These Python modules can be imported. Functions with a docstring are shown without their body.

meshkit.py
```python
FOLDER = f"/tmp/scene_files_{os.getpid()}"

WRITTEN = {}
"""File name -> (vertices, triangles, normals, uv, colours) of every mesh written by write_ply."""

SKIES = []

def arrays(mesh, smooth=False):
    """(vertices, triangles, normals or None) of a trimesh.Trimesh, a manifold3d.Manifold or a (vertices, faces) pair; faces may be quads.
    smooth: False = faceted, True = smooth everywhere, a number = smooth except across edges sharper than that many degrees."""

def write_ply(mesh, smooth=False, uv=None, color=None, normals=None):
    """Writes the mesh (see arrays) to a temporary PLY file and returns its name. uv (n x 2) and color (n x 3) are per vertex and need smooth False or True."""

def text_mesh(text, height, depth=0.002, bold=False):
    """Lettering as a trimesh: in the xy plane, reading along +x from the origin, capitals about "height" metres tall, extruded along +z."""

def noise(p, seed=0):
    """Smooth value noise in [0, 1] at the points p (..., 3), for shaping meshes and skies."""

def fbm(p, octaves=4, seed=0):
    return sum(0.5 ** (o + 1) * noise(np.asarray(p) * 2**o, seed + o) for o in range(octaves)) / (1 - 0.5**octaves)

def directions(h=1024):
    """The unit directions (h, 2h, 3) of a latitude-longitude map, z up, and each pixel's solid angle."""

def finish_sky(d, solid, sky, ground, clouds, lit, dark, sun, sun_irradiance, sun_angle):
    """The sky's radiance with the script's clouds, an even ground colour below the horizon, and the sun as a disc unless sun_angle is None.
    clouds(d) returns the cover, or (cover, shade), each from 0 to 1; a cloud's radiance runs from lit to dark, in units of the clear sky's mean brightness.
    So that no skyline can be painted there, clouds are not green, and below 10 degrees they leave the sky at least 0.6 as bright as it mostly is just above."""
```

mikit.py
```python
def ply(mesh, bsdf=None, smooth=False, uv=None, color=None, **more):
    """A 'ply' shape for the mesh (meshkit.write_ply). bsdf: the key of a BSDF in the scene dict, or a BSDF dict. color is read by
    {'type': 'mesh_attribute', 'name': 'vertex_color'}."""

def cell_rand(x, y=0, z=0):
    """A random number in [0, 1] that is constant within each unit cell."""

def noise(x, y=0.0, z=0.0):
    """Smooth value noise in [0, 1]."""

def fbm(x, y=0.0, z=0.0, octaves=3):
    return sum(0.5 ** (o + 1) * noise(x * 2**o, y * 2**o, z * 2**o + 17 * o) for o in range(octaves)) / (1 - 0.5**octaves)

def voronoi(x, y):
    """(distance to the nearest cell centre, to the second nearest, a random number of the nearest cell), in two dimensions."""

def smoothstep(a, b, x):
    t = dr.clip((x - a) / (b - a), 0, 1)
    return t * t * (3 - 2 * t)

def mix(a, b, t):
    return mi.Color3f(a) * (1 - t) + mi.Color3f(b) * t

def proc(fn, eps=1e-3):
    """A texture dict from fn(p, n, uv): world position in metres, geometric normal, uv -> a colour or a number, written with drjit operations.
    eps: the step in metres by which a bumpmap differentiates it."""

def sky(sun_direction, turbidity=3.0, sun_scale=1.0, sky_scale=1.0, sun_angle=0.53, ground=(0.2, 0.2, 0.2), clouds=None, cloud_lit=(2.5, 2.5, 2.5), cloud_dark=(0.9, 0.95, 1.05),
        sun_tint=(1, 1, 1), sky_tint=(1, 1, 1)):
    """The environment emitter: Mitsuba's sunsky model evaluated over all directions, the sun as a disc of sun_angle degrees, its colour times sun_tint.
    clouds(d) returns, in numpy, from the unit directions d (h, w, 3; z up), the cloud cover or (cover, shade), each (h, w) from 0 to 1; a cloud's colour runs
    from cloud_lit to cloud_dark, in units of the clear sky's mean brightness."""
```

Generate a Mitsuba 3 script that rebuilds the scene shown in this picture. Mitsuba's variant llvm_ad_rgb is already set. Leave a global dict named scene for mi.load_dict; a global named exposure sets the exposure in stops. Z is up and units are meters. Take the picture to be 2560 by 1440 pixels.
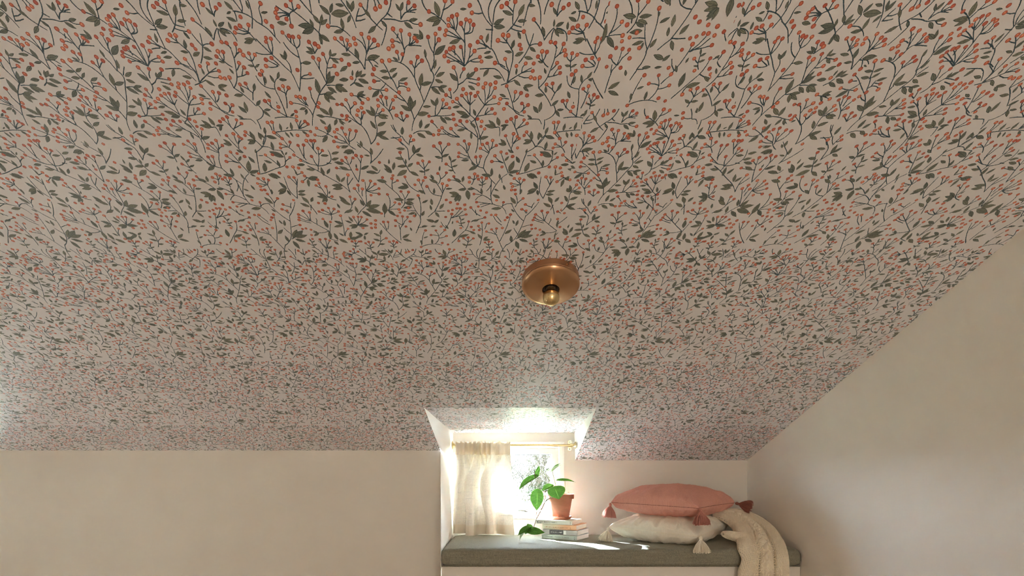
import math, random
import numpy as np, trimesh, shapely
import drjit as dr, mitsuba as mi
import mikit, meshkit
from shapely.geometry import Polygon

T = mi.ScalarTransform4f
random.seed(7)
rng = np.random.default_rng(7)
scene, labels = {}, {}

# ---------------------------------------------------------------- camera, sky, exposure
EYE = 0.80                                   # the eye stands 0.8 m above the floor
scene['camera'] = {'type': 'perspective', 'fov': math.degrees(2 * math.atan(1280 / 1300)), 'fov_axis': 'x', 'near_clip': 0.02, 'far_clip': 300.0,
                   'principal_point_offset_y': -0.3194,
                   'to_world': T().look_at(origin=[0, 0, EYE], target=[0, 1, EYE], up=[0, 0, 1])}
exposure = 7.1


SUN = np.array([-0.36, 0.42, 0.29]) / np.linalg.norm([-0.36, 0.42, 0.29])


def cloud_cover(d):
    """A thin bright overcast, whiter towards the sun behind it."""
    n = meshkit.fbm(d * np.array([3.0, 3.0, 6.0]) + 4.0, 4, seed=3)
    glow = np.clip(d @ SUN, 0, 1) ** 1.5
    return np.clip(0.85 + 0.4 * (n - 0.5), 0, 1), np.clip(0.85 - 0.9 * glow + 0.3 * (n - 0.5), 0, 1)


scene['sky'] = mikit.sky(SUN, turbidity=4.0, sun_scale=1.1, sky_scale=1.0, sun_angle=1.2, ground=(0.24, 0.24, 0.22),
                         clouds=cloud_cover, cloud_lit=(5.3, 6.3, 7.3), cloud_dark=(0.95, 1.04, 1.18), sun_tint=(0.62, 1.0, 1.7))

# ---------------------------------------------------------------- helpers
def numbered(name):
    """name, or name_001, name_002 ... where it is taken."""
    taken = lambda k: k in scene or k in labels or any(s.startswith(k + '__') for s in scene)
    if not taken(name):
        return name
    k = 1
    while taken(f'{name}_{k:03d}'):
        k += 1
    return f'{name}_{k:03d}'


def obj(name, mesh, mat, parent=None, smooth=False, label=None, uv=None, **tags):
    key = numbered(f'{parent}__{name}' if parent else name)
    scene[key] = mikit.ply(mesh, mat, smooth=smooth, uv=uv)
    if label or tags:
        labels[key] = ({'label': label} if label else {}) | tags
    return key


def thing(name, label, category, group=None):
    key = numbered(name)
    labels[key] = {'label': label, 'category': category} | ({'group': group} if group else {})
    return key


def struct(name, mesh, mat, parent=None, smooth=False, label=None):
    key = obj(name, mesh, mat, parent, smooth)
    if parent is None:
        labels[key] = {'kind': 'structure'} | ({'label': label} if label else {})
    elif label:
        labels[key] = {'label': label}
    return key


def at(px, py, Y):
    """The point at depth Y that is seen px, py from the photograph's upper left corner: how sizes were read off it."""
    return np.array([(px - 1280) / 1300 * Y, Y, EYE + (1180 - py) / 1300 * Y])


def join(*ms):
    return trimesh.util.concatenate([m for m in ms if m is not None])


def box(x0, x1, y0, y1, z0, z1):
    m = trimesh.creation.box((x1 - x0, y1 - y0, z1 - z0))
    m.apply_translation(((x0 + x1) / 2, (y0 + y1) / 2, (z0 + z1) / 2))
    return m


def soft_box(x0, x1, y0, y1, z0, z1, r, n=3):
    """A box with rounded edges."""
    m = trimesh.creation.icosphere(subdivisions=n, radius=1.0)
    v = np.array(m.vertices)
    s = np.sign(np.round(v, 6))
    ext = np.array([x1 - x0, y1 - y0, z1 - z0]) / 2 - r
    pts = np.vstack([v * r + np.array(q) * ext for q in np.ndindex(2, 2, 2) for q in [np.array(q) * 2 - 1]])
    h = trimesh.convex.convex_hull(pts)
    h.apply_translation(((x0 + x1) / 2, (y0 + y1) / 2, (z0 + z1) / 2))
    return h


def slab(poly, z0, z1):
    m = trimesh.creation.extrude_polygon(poly, z1 - z0, engine='earcut')
    m.apply_translation((0, 0, z0))
    return m


def upright(poly, y0, y1):
    """A polygon in (x, z), extruded from y0 to y1."""
    m = trimesh.creation.extrude_polygon(poly, y1 - y0, engine='earcut')
    v = np.array(m.vertices)
    return trimesh.Trimesh(np.stack([v[:, 0], y0 + v[:, 2], v[:, 1]], 1), np.array(m.faces)[:, ::-1], process=False)


def rect(x0, x1, z0, z1):
    return Polygon([(x0, z0), (x1, z0), (x1, z1), (x0, z1)])


def ring(x0, x1, z0, z1, w, y0, y1, wb=None):
    """A rectangular frame with bars w wide (the bottom bar wb)."""
    return upright(Polygon(rect(x0, x1, z0, z1).exterior.coords, [rect(x0 + w, x1 - w, z0 + (w if wb is None else wb), z1 - w).exterior.coords[::-1]]), y0, y1)


def faces_of(*polys):
    """Planar polygons given by their corners, as one mesh."""
    v, f = [], []
    for p in polys:
        f += [(len(v), len(v) + i, len(v) + i + 1) for i in range(1, len(p) - 1)]
        v += list(p)
    return trimesh.Trimesh(np.array(v, float), np.array(f), process=False)


def grid_mesh(P, wrap_u=False):
    """A mesh from a grid of points (m, n, 3)."""
    m, n = P.shape[:2]
    i = np.arange(m * n).reshape(m, n)
    j = np.vstack([i, i[:1]]) if wrap_u else i
    a, b, c, d = j[:-1, :-1], j[1:, :-1], j[1:, 1:], j[:-1, 1:]
    f = np.concatenate([np.stack([a, b, c], -1).reshape(-1, 3), np.stack([a, c, d], -1).reshape(-1, 3)])
    return trimesh.Trimesh(P.reshape(-1, 3), f, process=False)


def grid_uv(m, n):
    u, v = np.meshgrid(np.linspace(0, 1, m), np.linspace(0, 1, n), indexing='ij')
    return np.stack([u, v], -1).reshape(-1, 2)


def spline(pts, n):
    """A smooth curve through points (Catmull-Rom), n points of it."""
    from scipy.interpolate import PchipInterpolator, CubicSpline
    p = np.asarray(pts, float)
    s = np.concatenate([[0], np.cumsum(np.maximum(np.linalg.norm(np.diff(p, axis=0), axis=1), 1e-6))])
    return CubicSpline(s / s[-1], p)(np.linspace(0, 1, n)) if len(p) > 2 else p[0] + (p[1] - p[0]) * np.linspace(0, 1, n)[:, None]


def tube(path, radii, sides=8, caps=True):
    p = np.asarray(path, float)
    r = np.broadcast_to(np.asarray(radii, float), (len(p),))
    t = np.gradient(p, axis=0)
    t /= np.maximum(np.linalg.norm(t, axis=1, keepdims=True), 1e-12)
    a = np.cross(t[0], [0, 0, 1] if abs(t[0][2]) < 0.9 else [1, 0, 0])
    rings, ang = [], np.arange(sides) * 2 * np.pi / sides
    for k in range(len(p)):
        a = a - t[k] * (a @ t[k])
        a /= np.linalg.norm(a)
        b = np.cross(t[k], a)
        rings.append(p[k] + r[k] * (np.cos(ang)[:, None] * a + np.sin(ang)[:, None] * b))
    m = grid_mesh(np.array(rings).transpose(1, 0, 2), wrap_u=True)
    if caps:
        v = np.vstack([m.vertices, p[:1], p[-1:]])
        n, L = len(m.vertices), len(p)
        q = np.arange(sides)
        e = (q + 1) % sides
        f = np.vstack([m.faces, np.stack([q * L, e * L, q * 0 + n], 1)[:, ::-1], np.stack([q * L + L - 1, e * L + L - 1, q * 0 + n + 1], 1)])
        m = trimesh.Trimesh(v, f, process=False)
    return m


def lathe(profile, n=64, uv=False):
    """Profile (r, z) turned round z."""
    p = np.asarray(profile, float)
    ang = np.linspace(0, 2 * np.pi, n + 1)
    P = np.stack([np.cos(ang)[:, None] * p[:, 0], np.sin(ang)[:, None] * p[:, 0], np.ones(n + 1)[:, None] * p[:, 1]], -1)
    m = grid_mesh(P)
    return (m, grid_uv(n + 1, len(p))) if uv else m


def moved(mesh, M):
    m = mesh.copy()
    m.apply_transform(M)
    return m


def frame_to(origin, z, x=(1, 0, 0)):
    """The matrix that stands a mesh's z axis along z, at origin."""
    z = np.asarray(z, float) / np.linalg.norm(z)
    x = np.asarray(x, float) - z * np.dot(x, z)
    x /= np.linalg.norm(x)
    M = np.eye(4)
    M[:3, 0], M[:3, 1], M[:3, 2], M[:3, 3] = x, np.cross(z, x), z, origin
    return M


# ---------------------------------------------------------------- the printed paper: a repeat of 528 x 505 mm, drawn with stems, leaves and berries (0.2 mm units)
REPEAT_U, REPEAT_V = 0.528, 0.505
PAPER_STEMS = "2127,2860 2090,2901 1963,3015;1963,3015 2004,3038;1963,3015 1966,3076;1963,3015 1916,3048;1926,2996 1840,3048;1925,2992 1829,3002;1921,2989 1831,2972;1924,2989 1916,2922;1921,2989 1894,2966;1926,2996 1963,3015;2033,3086 2060,3048 2099,2996 2144,2929 2119,2860 2117,2789;2104,3086 2099,3009;2236,2989 2222,2929;2218,2914 2265,2912 2315,2888 2361,2846;2340,3086 2363,3048 2394,2996 2420,2905;2428,2949 2443,2989 2466,3031;2442,2982 2505,2996;2428,2949 2500,2962;2716,3086 2674,2996 2623,2956 2560,2901 2512,2867;2491,3048 2527,2989 2553,2956 2625,2888;2622,2952 2660,2915 2640,2853 2603,2781;2647,2962 2724,2959 2777,2946 2831,2952 2876,2929 2923,2925;2675,3002 2710,2976;2778,2962 2780,3015;2783,2969 2829,3009 2890,3005;2829,3012 2833,3060;2837,3015 2870,3041;2852,3015 2899,3025;2525,3022 2543,3086;2592,3035 2588,3086;2628,3051 2614,3086;2948,3086 2968,3035 2990,3015;2997,3012 3080,2969 3125,2929;3088,2969 3112,3035 3128,3086;3104,3022 3173,3060;3270,2623 3273,2685 3276,2789 3243,2832 3195,2888 3149,2952;3192,2895 3176,2969;3203,2888 3211,2982;3274,2860 3242,2925;3275,2796 3270,2895 3281,2952;3274,2860 3313,2888 3312,2939;3274,2860 3330,2874 3340,2915;3243,2824 3195,2853 3140,2881;3235,2824 3187,2839 3124,2853;3188,2895 3149,2915;3270,2623 3186,2670 3113,2700;3270,2623 3219,2700 3162,2745;3253,2647 3195,2685 3126,2726;3195,2708 3183,2759;3274,2623 3252,2759;3274,2623 3310,2685 3320,2767;3310,2685 3350,2730;3274,2623 3327,2666 3392,2685;3319,2662 3369,2654 3410,2658;3269,2639 3211,2662 3141,2654;1651,2946 1690,2922 1732,2888 1764,2839 1790,2796;1764,2839 1770,2895 1768,2912;1692,2929 1702,2969 1702,3022 1721,3054;1839,2420 1879,2528 1914,2670 1913,2692 1913,2752 1878,2796 1847,2853;1912,2759 1902,2796 1904,2828;1878,2796 1885,2832;1916,2759 1950,2796 1954,2824;1912,2689 1858,2730 1819,2799;1910,2639 1925,2647;1879,2528 1958,2556;1882,2524 1993,2528;1698,2715 1688,2803;1702,2715 1726,2821;1607,2824 1651,2767 1697,2711 1727,2677 1780,2608 1814,2568 1831,2495 1842,2429;1816,2576 1818,2623 1799,2670;1715,2627 1670,2654 1642,2670;1729,2631 1686,2677;1718,2623 1664,2612 1625,2620;1572,2726 1632,2711 1698,2715;2047,2719 2033,2789;2052,2722 2086,2759;2095,2487 2134,2639 2167,2692;2166,2685 2254,2674;2130,2639 2125,2685 2118,2708;2090,2487 2060,2592 2028,2677;2058,2600 2076,2670;2127,2608 2184,2620;2095,2487 2007,2395 1952,2298 1902,2208 1871,2109;2090,2467 2159,2467;2010,2390 2056,2399;1952,2298 1933,2429;2440,2600 2465,2700 2488,2745;2436,2600 2402,2670 2326,2745 2245,2821;2314,2745 2300,2817;2316,2737 2332,2796;2312,2737 2342,2767;2476,2722 2448,2796 2413,2824;2472,2722 2472,2767 2457,2846;2478,2730 2508,2817;2487,2737 2518,2781 2546,2807;2506,2752 2539,2759 2565,2770;2455,2670 2509,2670 2554,2639;2484,2666 2509,2616;2292,2467 2350,2520;2846,2536 2746,2647 2657,2666;2747,2654 2778,2715 2790,2759 2825,2785;2757,2670 2768,2700;2732,2670 2725,2715;2785,2745 2756,2817 2707,2881;2733,2832 2744,2860;2781,2752 2772,2817 2769,2874;2753,2796 2707,2810;2824,2781 2838,2846;2824,2781 2883,2810;2824,2781 2868,2824;2824,2778 2921,2774;2850,2536 2860,2495 2889,2420 2918,2325;2648,2520 2624,2600 2597,2651;2694,2429 2650,2536;2855,2608 2837,2639;2860,2608 2881,2677;2869,2616 2913,2654;2850,2536 2855,2608;2997,2592 3023,2708 2993,2767 2980,2828;3019,2715 3035,2803 3037,2849;3025,2759 3059,2810;2992,2584 2949,2700;2993,2592 3016,2536 2977,2446 2918,2325 2848,2208 2817,2161 2790,2060;3025,2552 3069,2616;2890,2429 2900,2462;2995,2454 3056,2454;2817,2170 2797,2253 2774,2298 2719,2377 2679,2412 2600,2479 2554,2520 2507,2548;2552,2504 2509,2502;2750,2334 2683,2369;2542,2429 2474,2441;2542,2429 2593,2425;2552,2437 2601,2487;2545,2420 2561,2377;2289,2382 2332,2377 2408,2356;2332,2373 2360,2334;2696,2446 2719,2462 2790,2437;2710,2458 2715,2504;2722,2487 2764,2483;2385,1924 2365,2035 2322,2113 2290,2142 2242,2226 2200,2290 2149,2303;2212,2281 2189,2298;2246,2226 2250,2272 2231,2334;2253,2263 2297,2303;2322,2113 2330,2161 2300,2198;2330,2161 2347,2235;2341,2170 2363,2221;2313,2113 2249,2170 2217,2194;2625,2170 2597,2244 2550,2298 2516,2338;2559,2298 2541,2360;2585,2290 2585,2356;2597,2244 2611,2281 2639,2334;2602,2244 2632,2267;2385,1924 2444,1995 2466,2084 2459,2161 2469,2198 2502,2272;2490,2217 2539,2249;2473,2198 2512,2217;2719,2147 2664,2194;2719,2147 2707,2217;2719,2147 2750,2189;2007,2194 2061,2189 2113,2175 2192,2161;2130,2170 2176,2128;1487,2040 1599,2055 1705,2065 1798,2060 1850,2045;1736,2075 1729,2147;1736,2075 1778,2156;1736,2075 1811,2142;1736,2075 1841,2118;2036,1995 1995,2025 1904,2075;1997,2030 1988,2075;1995,2025 1933,2001 1879,2011;1381,2075 1375,2161;1440,2290 1460,2244 1384,2161;1550,2272 1515,2325;1550,2272 1553,2334;1668,2189 1601,2235 1551,2276;1659,2189 1644,2369 1631,2437 1641,2479 1690,2536;1685,2272 1708,2377 1710,2454;1708,2403 1669,2433;1711,2386 1749,2437;1631,2437 1545,2462 1505,2544;1556,2471 1568,2576;1547,2180 1668,2189 1737,2175;1481,2065 1472,2123;1496,2055 1513,2133;1347,1924 1403,2016;1490,2035 1548,1980;1897,2208 1873,2272 1836,2298 1743,2316;1863,2298 1801,2365;1872,2298 1835,2360;1878,2290 1866,2343;2802,2030 2865,2055 2921,2055;2981,2137 3030,2084;3235,1995 3165,2065;3235,1995 3183,1995 3080,2055;3174,2011 3081,2075;3235,1993 3051,2025;2585,1985 2681,2001 2622,2065 2600,2113;2640,2055 2618,2113;2691,2001 2741,1924;3181,2403 3220,2462 3216,2520 3190,2600;3220,2471 3296,2528;3297,2524 3382,2512;3314,2495 3384,2475;3237,2528 3262,2584;3163,2356 3150,2420;3163,2356 3124,2382;3330,2208 3247,2290 3185,2325;3256,2290 3216,2343;3328,2298 3264,2369;3328,2298 3299,2386;3330,2208 3328,2298 3330,2386;3328,2298 3371,2343;3386,2161 3330,2208;3377,2161 3418,2035 3442,1924;2956,2194 3011,2198 3067,2263 3087,2330;3067,2263 3113,2298;3076,2263 3139,2267;3015,2198 3023,2290;3011,2203 3066,2198 3175,2212;3314,2065 3248,2137;3401,1995 3314,2065 3211,2109;3487,2922 3487,2759 3508,2737 3569,2631 3648,2568 3639,2495;3366,3086 3389,3048 3408,3002 3483,2915;3471,3086 3450,3022 3487,2922;3532,3086 3496,3022 3491,2929;3408,3002 3339,3002;3492,2888 3442,2891;3483,2752 3403,2828;3450,2767 3394,2796;3446,2759 3377,2752;3606,2874 3661,2936 3692,2996;1018,2922 1074,2908;1006,2929 1001,3009 1009,3067;1001,3009 944,3057;3632,2901 3693,2881 3738,2877;1177,3086 1212,3002 1221,2929;1259,3086 1240,2996;1172,2949 1215,2908 1269,2817;1269,2817 1299,2867 1329,2901;1353,2901 1433,2867 1450,2810;1334,2895 1324,2824;1342,2982 1339,3028 1349,3086;1342,2982 1381,3028;1501,3015 1579,2999 1653,2949;1509,3015 1505,2949;1530,3086 1560,3028 1572,3002;1582,3086 1582,3048 1567,3009;1602,2810 1562,2874 1520,2908;1562,2874 1582,2915;1575,2867 1465,2867;1569,2870 1485,2898;1027,2730 983,2789 930,2842;3610,2796 3614,2842;3618,2796 3546,2810;1027,2730 1031,2670 1019,2592 1007,2495;1086,2647 1154,2767 1177,2860;1152,2781 1114,2860;1157,2774 1200,2789 1232,2789;1279,2446 1338,2528 1358,2600 1375,2685 1378,2752 1323,2803;1381,2759 1361,2789;1375,2685 1411,2722 1426,2781;1412,2715 1445,2737;1331,2616 1283,2662 1263,2730;1287,2670 1301,2722;1289,2654 1239,2692;1363,2592 1403,2639;1390,2552 1417,2600;1341,2536 1387,2544 1435,2560;1279,2446 1266,2520;1007,2495 1117,2568 1194,2608;1117,2568 1118,2608 1139,2635;1123,2572 1209,2584;1098,2544 1195,2532;3593,2471 3644,2487 3706,2512;3407,2600 3514,2604 3617,2504;1011,2576 973,2670;3611,2616 3533,2643;3377,2170 3427,2253 3462,2316 3447,2437;3475,2343 3498,2462;3487,2360 3529,2429;3453,2307 3404,2369 3388,2399;3453,2290 3532,2360;3467,2298 3571,2312;3377,2170 3345,2142;1179,2198 1089,2244 1061,2325 1005,2454;1070,2325 1078,2403;1079,2325 1127,2395;1029,2351 958,2351;1136,2226 1016,2303;1149,2235 1171,2290 1147,2307;1162,2244 1198,2290;1279,2446 1343,2386 1413,2290;1428,2403 1348,2467;1403,2429 1396,2479;1406,2343 1452,2446;3389,2194 3464,2208 3545,2217;3464,2208 3517,2253;3464,2208 3489,2272;3570,2089 3600,2094 3614,2006;1160,1985 1120,2075 1072,2161;1109,2094 1108,2180;1129,2075 1186,2147;1142,2084 1212,2118;1223,2170 1314,2170 1352,2123;3394,1835 3411,1945 3410,1985 3359,2113 3327,2161;3420,1975 3457,2055;3308,1830 3256,1903 3230,1919;3309,1851 3286,1945;3319,1851 3329,1914;3473,1664 3412,1687 3314,1840;3337,1786 3240,1830;3332,1776 3229,1786;3478,1664 3491,1754 3528,1851 3507,1924;3523,1840 3471,1909;3519,1830 3445,1872;3533,1861 3554,1945;3542,1872 3582,1898;3422,1687 3402,1776;3427,1698 3444,1781;3478,1664 3568,1524 3611,1476;1120,1835 1085,1893 1038,1990;1101,1934 1105,2016;1111,1934 1143,1990;1114,1929 1157,1965;1100,1883 1111,1934;1331,1893 1291,1955 1226,2035;1254,1840 1333,1898 1404,2006 1415,2065;1333,1898 1385,1893 1422,1861;1254,1840 1233,1754 1205,1607;1265,1801 1299,1801;1624,1835 1578,1893 1523,1919;1578,1893 1507,1883;1588,1893 1613,1929;1502,2045 1549,1985 1581,1903;1206,1595 1256,1607 1373,1653 1488,1698 1512,1776 1507,1851 1422,1861;1499,1732 1562,1776;1431,1676 1377,1754 1332,1797;3569,1327 3612,1452 3660,1536 3724,1595;1030,1548 1041,1494;3570,1476 3525,1390;1093,1607 1041,1732 1001,1830;1036,1720 946,1792;1036,1720 923,1737;3568,1524 3574,1327 3600,1223 3705,1183 3760,1087;3576,1275 3473,1340 3393,1352;3470,1333 3409,1275;3478,1352 3356,1440;3619,1216 3518,1236 3436,1249;3570,1229 3466,1216;3567,1223 3475,1183;1065,1183 1073,1236;1070,1196 1136,1229 1177,1223;1242,1352 1233,1464 1209,1530;1232,1476 1165,1536;1233,1464 1140,1482;1233,1464 1257,1518;1217,1464 1158,1446;1497,1295 1436,1427 1435,1560;1497,1295 1567,1536;1541,1464 1493,1548;1544,1476 1538,1542;1802,1630 1816,1687 1742,1709 1661,1743;1742,1709 1708,1732 1619,1803;1714,1754 1684,1893;1700,1776 1729,1898;1840,1819 1814,1872 1780,1945;1814,1872 1824,1945;1819,1872 1847,1945;1816,1687 1848,1776 1860,1861;1852,1808 1895,1846;1811,1687 1786,1781;1821,1687 1962,1754 1969,1786 1957,1861;1914,1720 1953,1715;1716,1687 1802,1630 1887,1560 2011,1464 2078,1377;2078,1377 2071,1476 2095,1572;2073,1464 2141,1548;2226,1867 2164,1924 2131,1995 2082,2035;2149,1945 2062,1985;2157,1934 2040,1950;2180,1934 2137,2070;2178,1924 2208,2050;2188,1950 2244,1995 2263,2045;2160,1903 2072,1898;2190,1500 2147,1630 2124,1720 2114,1770;2130,1698 2074,1743;2142,1709 2172,1765;2190,1500 2226,1618 2249,1720 2222,1792;2249,1720 2269,1781;2139,1641 2011,1659;2348,1715 2367,1808 2294,1898 2254,1945;2348,1720 2423,1786 2493,1872;2296,1613 2396,1601 2432,1641;1689,1548 1651,1560;1668,1548 1615,1506;1575,1584 1565,1653;1575,1584 1628,1607;1907,1275 1830,1314 1790,1415 1772,1470;1790,1415 1741,1452;1822,1327 1843,1415 1837,1437;1828,1308 1873,1317;2223,1196 2247,1377 2257,1500;2257,1403 2314,1500;2255,1390 2350,1464;2260,1390 2380,1415;2269,1384 2372,1359;2217,1196 2175,1327 2137,1415;2173,1377 2181,1452;2201,1327 2214,1403;1654,1087 1609,1209 1551,1314;1620,1209 1602,1142;1340,1060 1384,1115 1457,1249;1390,1169 1410,1236;1383,1183 1325,1209;1336,1101 1296,1149;1347,1101 1339,1129;1167,3151 1260,3261 1305,3412 1329,3528 1340,3585;1324,3514 1249,3599 1192,3694 1160,3761;1208,1183 1225,1236 1195,1340;1231,1236 1273,1282;1278,3323 1225,3412;1321,3427 1398,3456;1267,3246 1339,3292;1163,3159 1089,2919;1731,3368 1626,3456 1562,3514 1461,3599;1554,1003 1512,1115;1562,3514 1576,3612;1550,3514 1444,3557;1554,3485 1436,3528;1731,3368 1596,3338 1542,3353;1715,3246 1743,3368 1772,3471;1617,3464 1633,3528;1727,3246 1802,3215;1797,1003 1810,1087;1807,1074 1695,1115;1805,1087 1744,1135;1810,1087 1804,1156;1816,1087 1856,1142;1814,1080 1894,1115;1898,3307 1914,3471 1913,3571;1901,3292 1957,3398;1963,1101 2067,1209 2063,1301;2067,1209 2117,1275;2109,1080 2217,1196;2083,3456 2050,3557;2083,3456 2101,3557;2083,3456 2140,3557;2083,3456 2197,3528;2083,3456 2133,3420;1605,2902 1642,3087 1566,3215;1636,3087 1591,3222;1646,3103 1658,3230;1652,3103 1700,3207;3484,3151 3505,3307 3503,3398 3493,3478;3509,3383 3457,3427;3532,3398 3550,3478;1079,3456 977,3585;1071,3500 1010,3585;1080,3215 1110,3307 1147,3456 1167,3585;1130,3070 1075,3199 1022,3323 973,3383;1040,3307 916,3353;1027,3338 1024,3398;3150,3183 3248,3307 3325,3412 3345,3492;3313,3383 3405,3353;3253,3292 3222,3215;3077,3398 3140,3542 3154,3599;3152,1032 3239,1142;3158,1032 3277,1129;3175,1046 3298,1074;3472,1060 3421,1101 3371,1169;3432,1074 3415,1142;3517,1032 3371,975;3084,3412 3031,3500;3364,1470 3382,1524 3341,1548;3387,1524 3392,1584;3387,1524 3418,1560;3303,1415 3257,1476 3165,1524 3134,1524;3211,1512 3182,1560;2968,1129 3032,1275 3064,1377 3097,1446;3064,1377 3061,1470;3040,1327 2956,1352 2908,1446;2968,1129 3078,1129;2889,1046 2973,1129;3017,1476 3042,1548 3025,1595;3042,1536 3085,1572 3104,1601;3058,1365 3011,1464 2931,1572;2871,1352 2834,1464 2818,1512;2838,1452 2864,1512;2798,1032 2816,1223 2794,1327;2765,3420 2804,3557 2762,3640 2721,3774;2765,3420 2868,3442;2768,3412 2737,3338;2790,3151 2806,3261 2831,3353;2953,3167 3001,3277 2968,3360;3002,3292 2921,3307;3014,3307 3064,3368;3000,3261 3080,3284;2791,3127 2953,3167 3029,3151;2736,1754 2735,1861 2693,1924 2605,1995;2749,1914 2775,1990;2762,1945 2801,1960;2736,1754 2801,1830;2692,1914 2662,1950;2734,1618 2676,1754 2653,1819;2615,1236 2592,1327 2536,1403 2472,1476 2438,1536;2532,1415 2545,1524;2546,1488 2590,1512;2809,1377 2710,1464 2677,1548;2603,1169 2650,1262 2628,1365;2652,1288 2697,1365;2464,1156 2489,1275 2475,1333;2476,1169 2537,1223;2400,1046 2422,1129 2563,1156;2759,1129 2659,1129;2550,3230 2563,3412 2590,3456 2600,3557;2585,3456 2522,3514;2596,3456 2656,3549;2560,3383 2550,3456;2546,3183 2431,3323 2338,3485;2404,3383 2383,3485;2417,3398 2434,3485;3062,1733 3065,1826 3049,1918;3065,1826 3122,1912;3062,1812 2996,1892;2264,3122 2304,3201 2317,3320;2304,3201 2370,3254;3321,3107 3343,3194;3343,3194 3397,3248;3343,3194 3343,3259;3343,3194 3294,3248;2881,1584 2883,1658 2871,1731;2883,1658 2928,1726;2881,1647 2829,1710;3192,1604 3162,1664 3151,1754;3162,1664 3111,1704;1529,2585 1512,2657;1512,2657 1467,2702;1512,2657 1512,2711;1512,2657 1552,2702;2172,3068 2173,3129 2163,3190;2173,3129 2211,3186;2172,3120 2128,3172;1520,3088 1495,3137 1487,3211;1495,3137 1454,3170;3607,3081 3590,3146;3590,3146 3550,3187;3590,3146 3590,3195;3590,3146 3627,3187;2452,3090 2450,3146 2460,3202;2450,3146 2416,3198;2452,3138 2492,3186;3284,3422 3260,3470 3253,3541;3260,3470 3221,3501;1991,3099 2006,3162;2006,3162 2046,3201;2006,3162 2006,3209;2006,3162 1971,3201;3475,1436 3477,1490 3467,1543;3477,1490 3509,1539;3475,1482 3437,1528"
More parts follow.
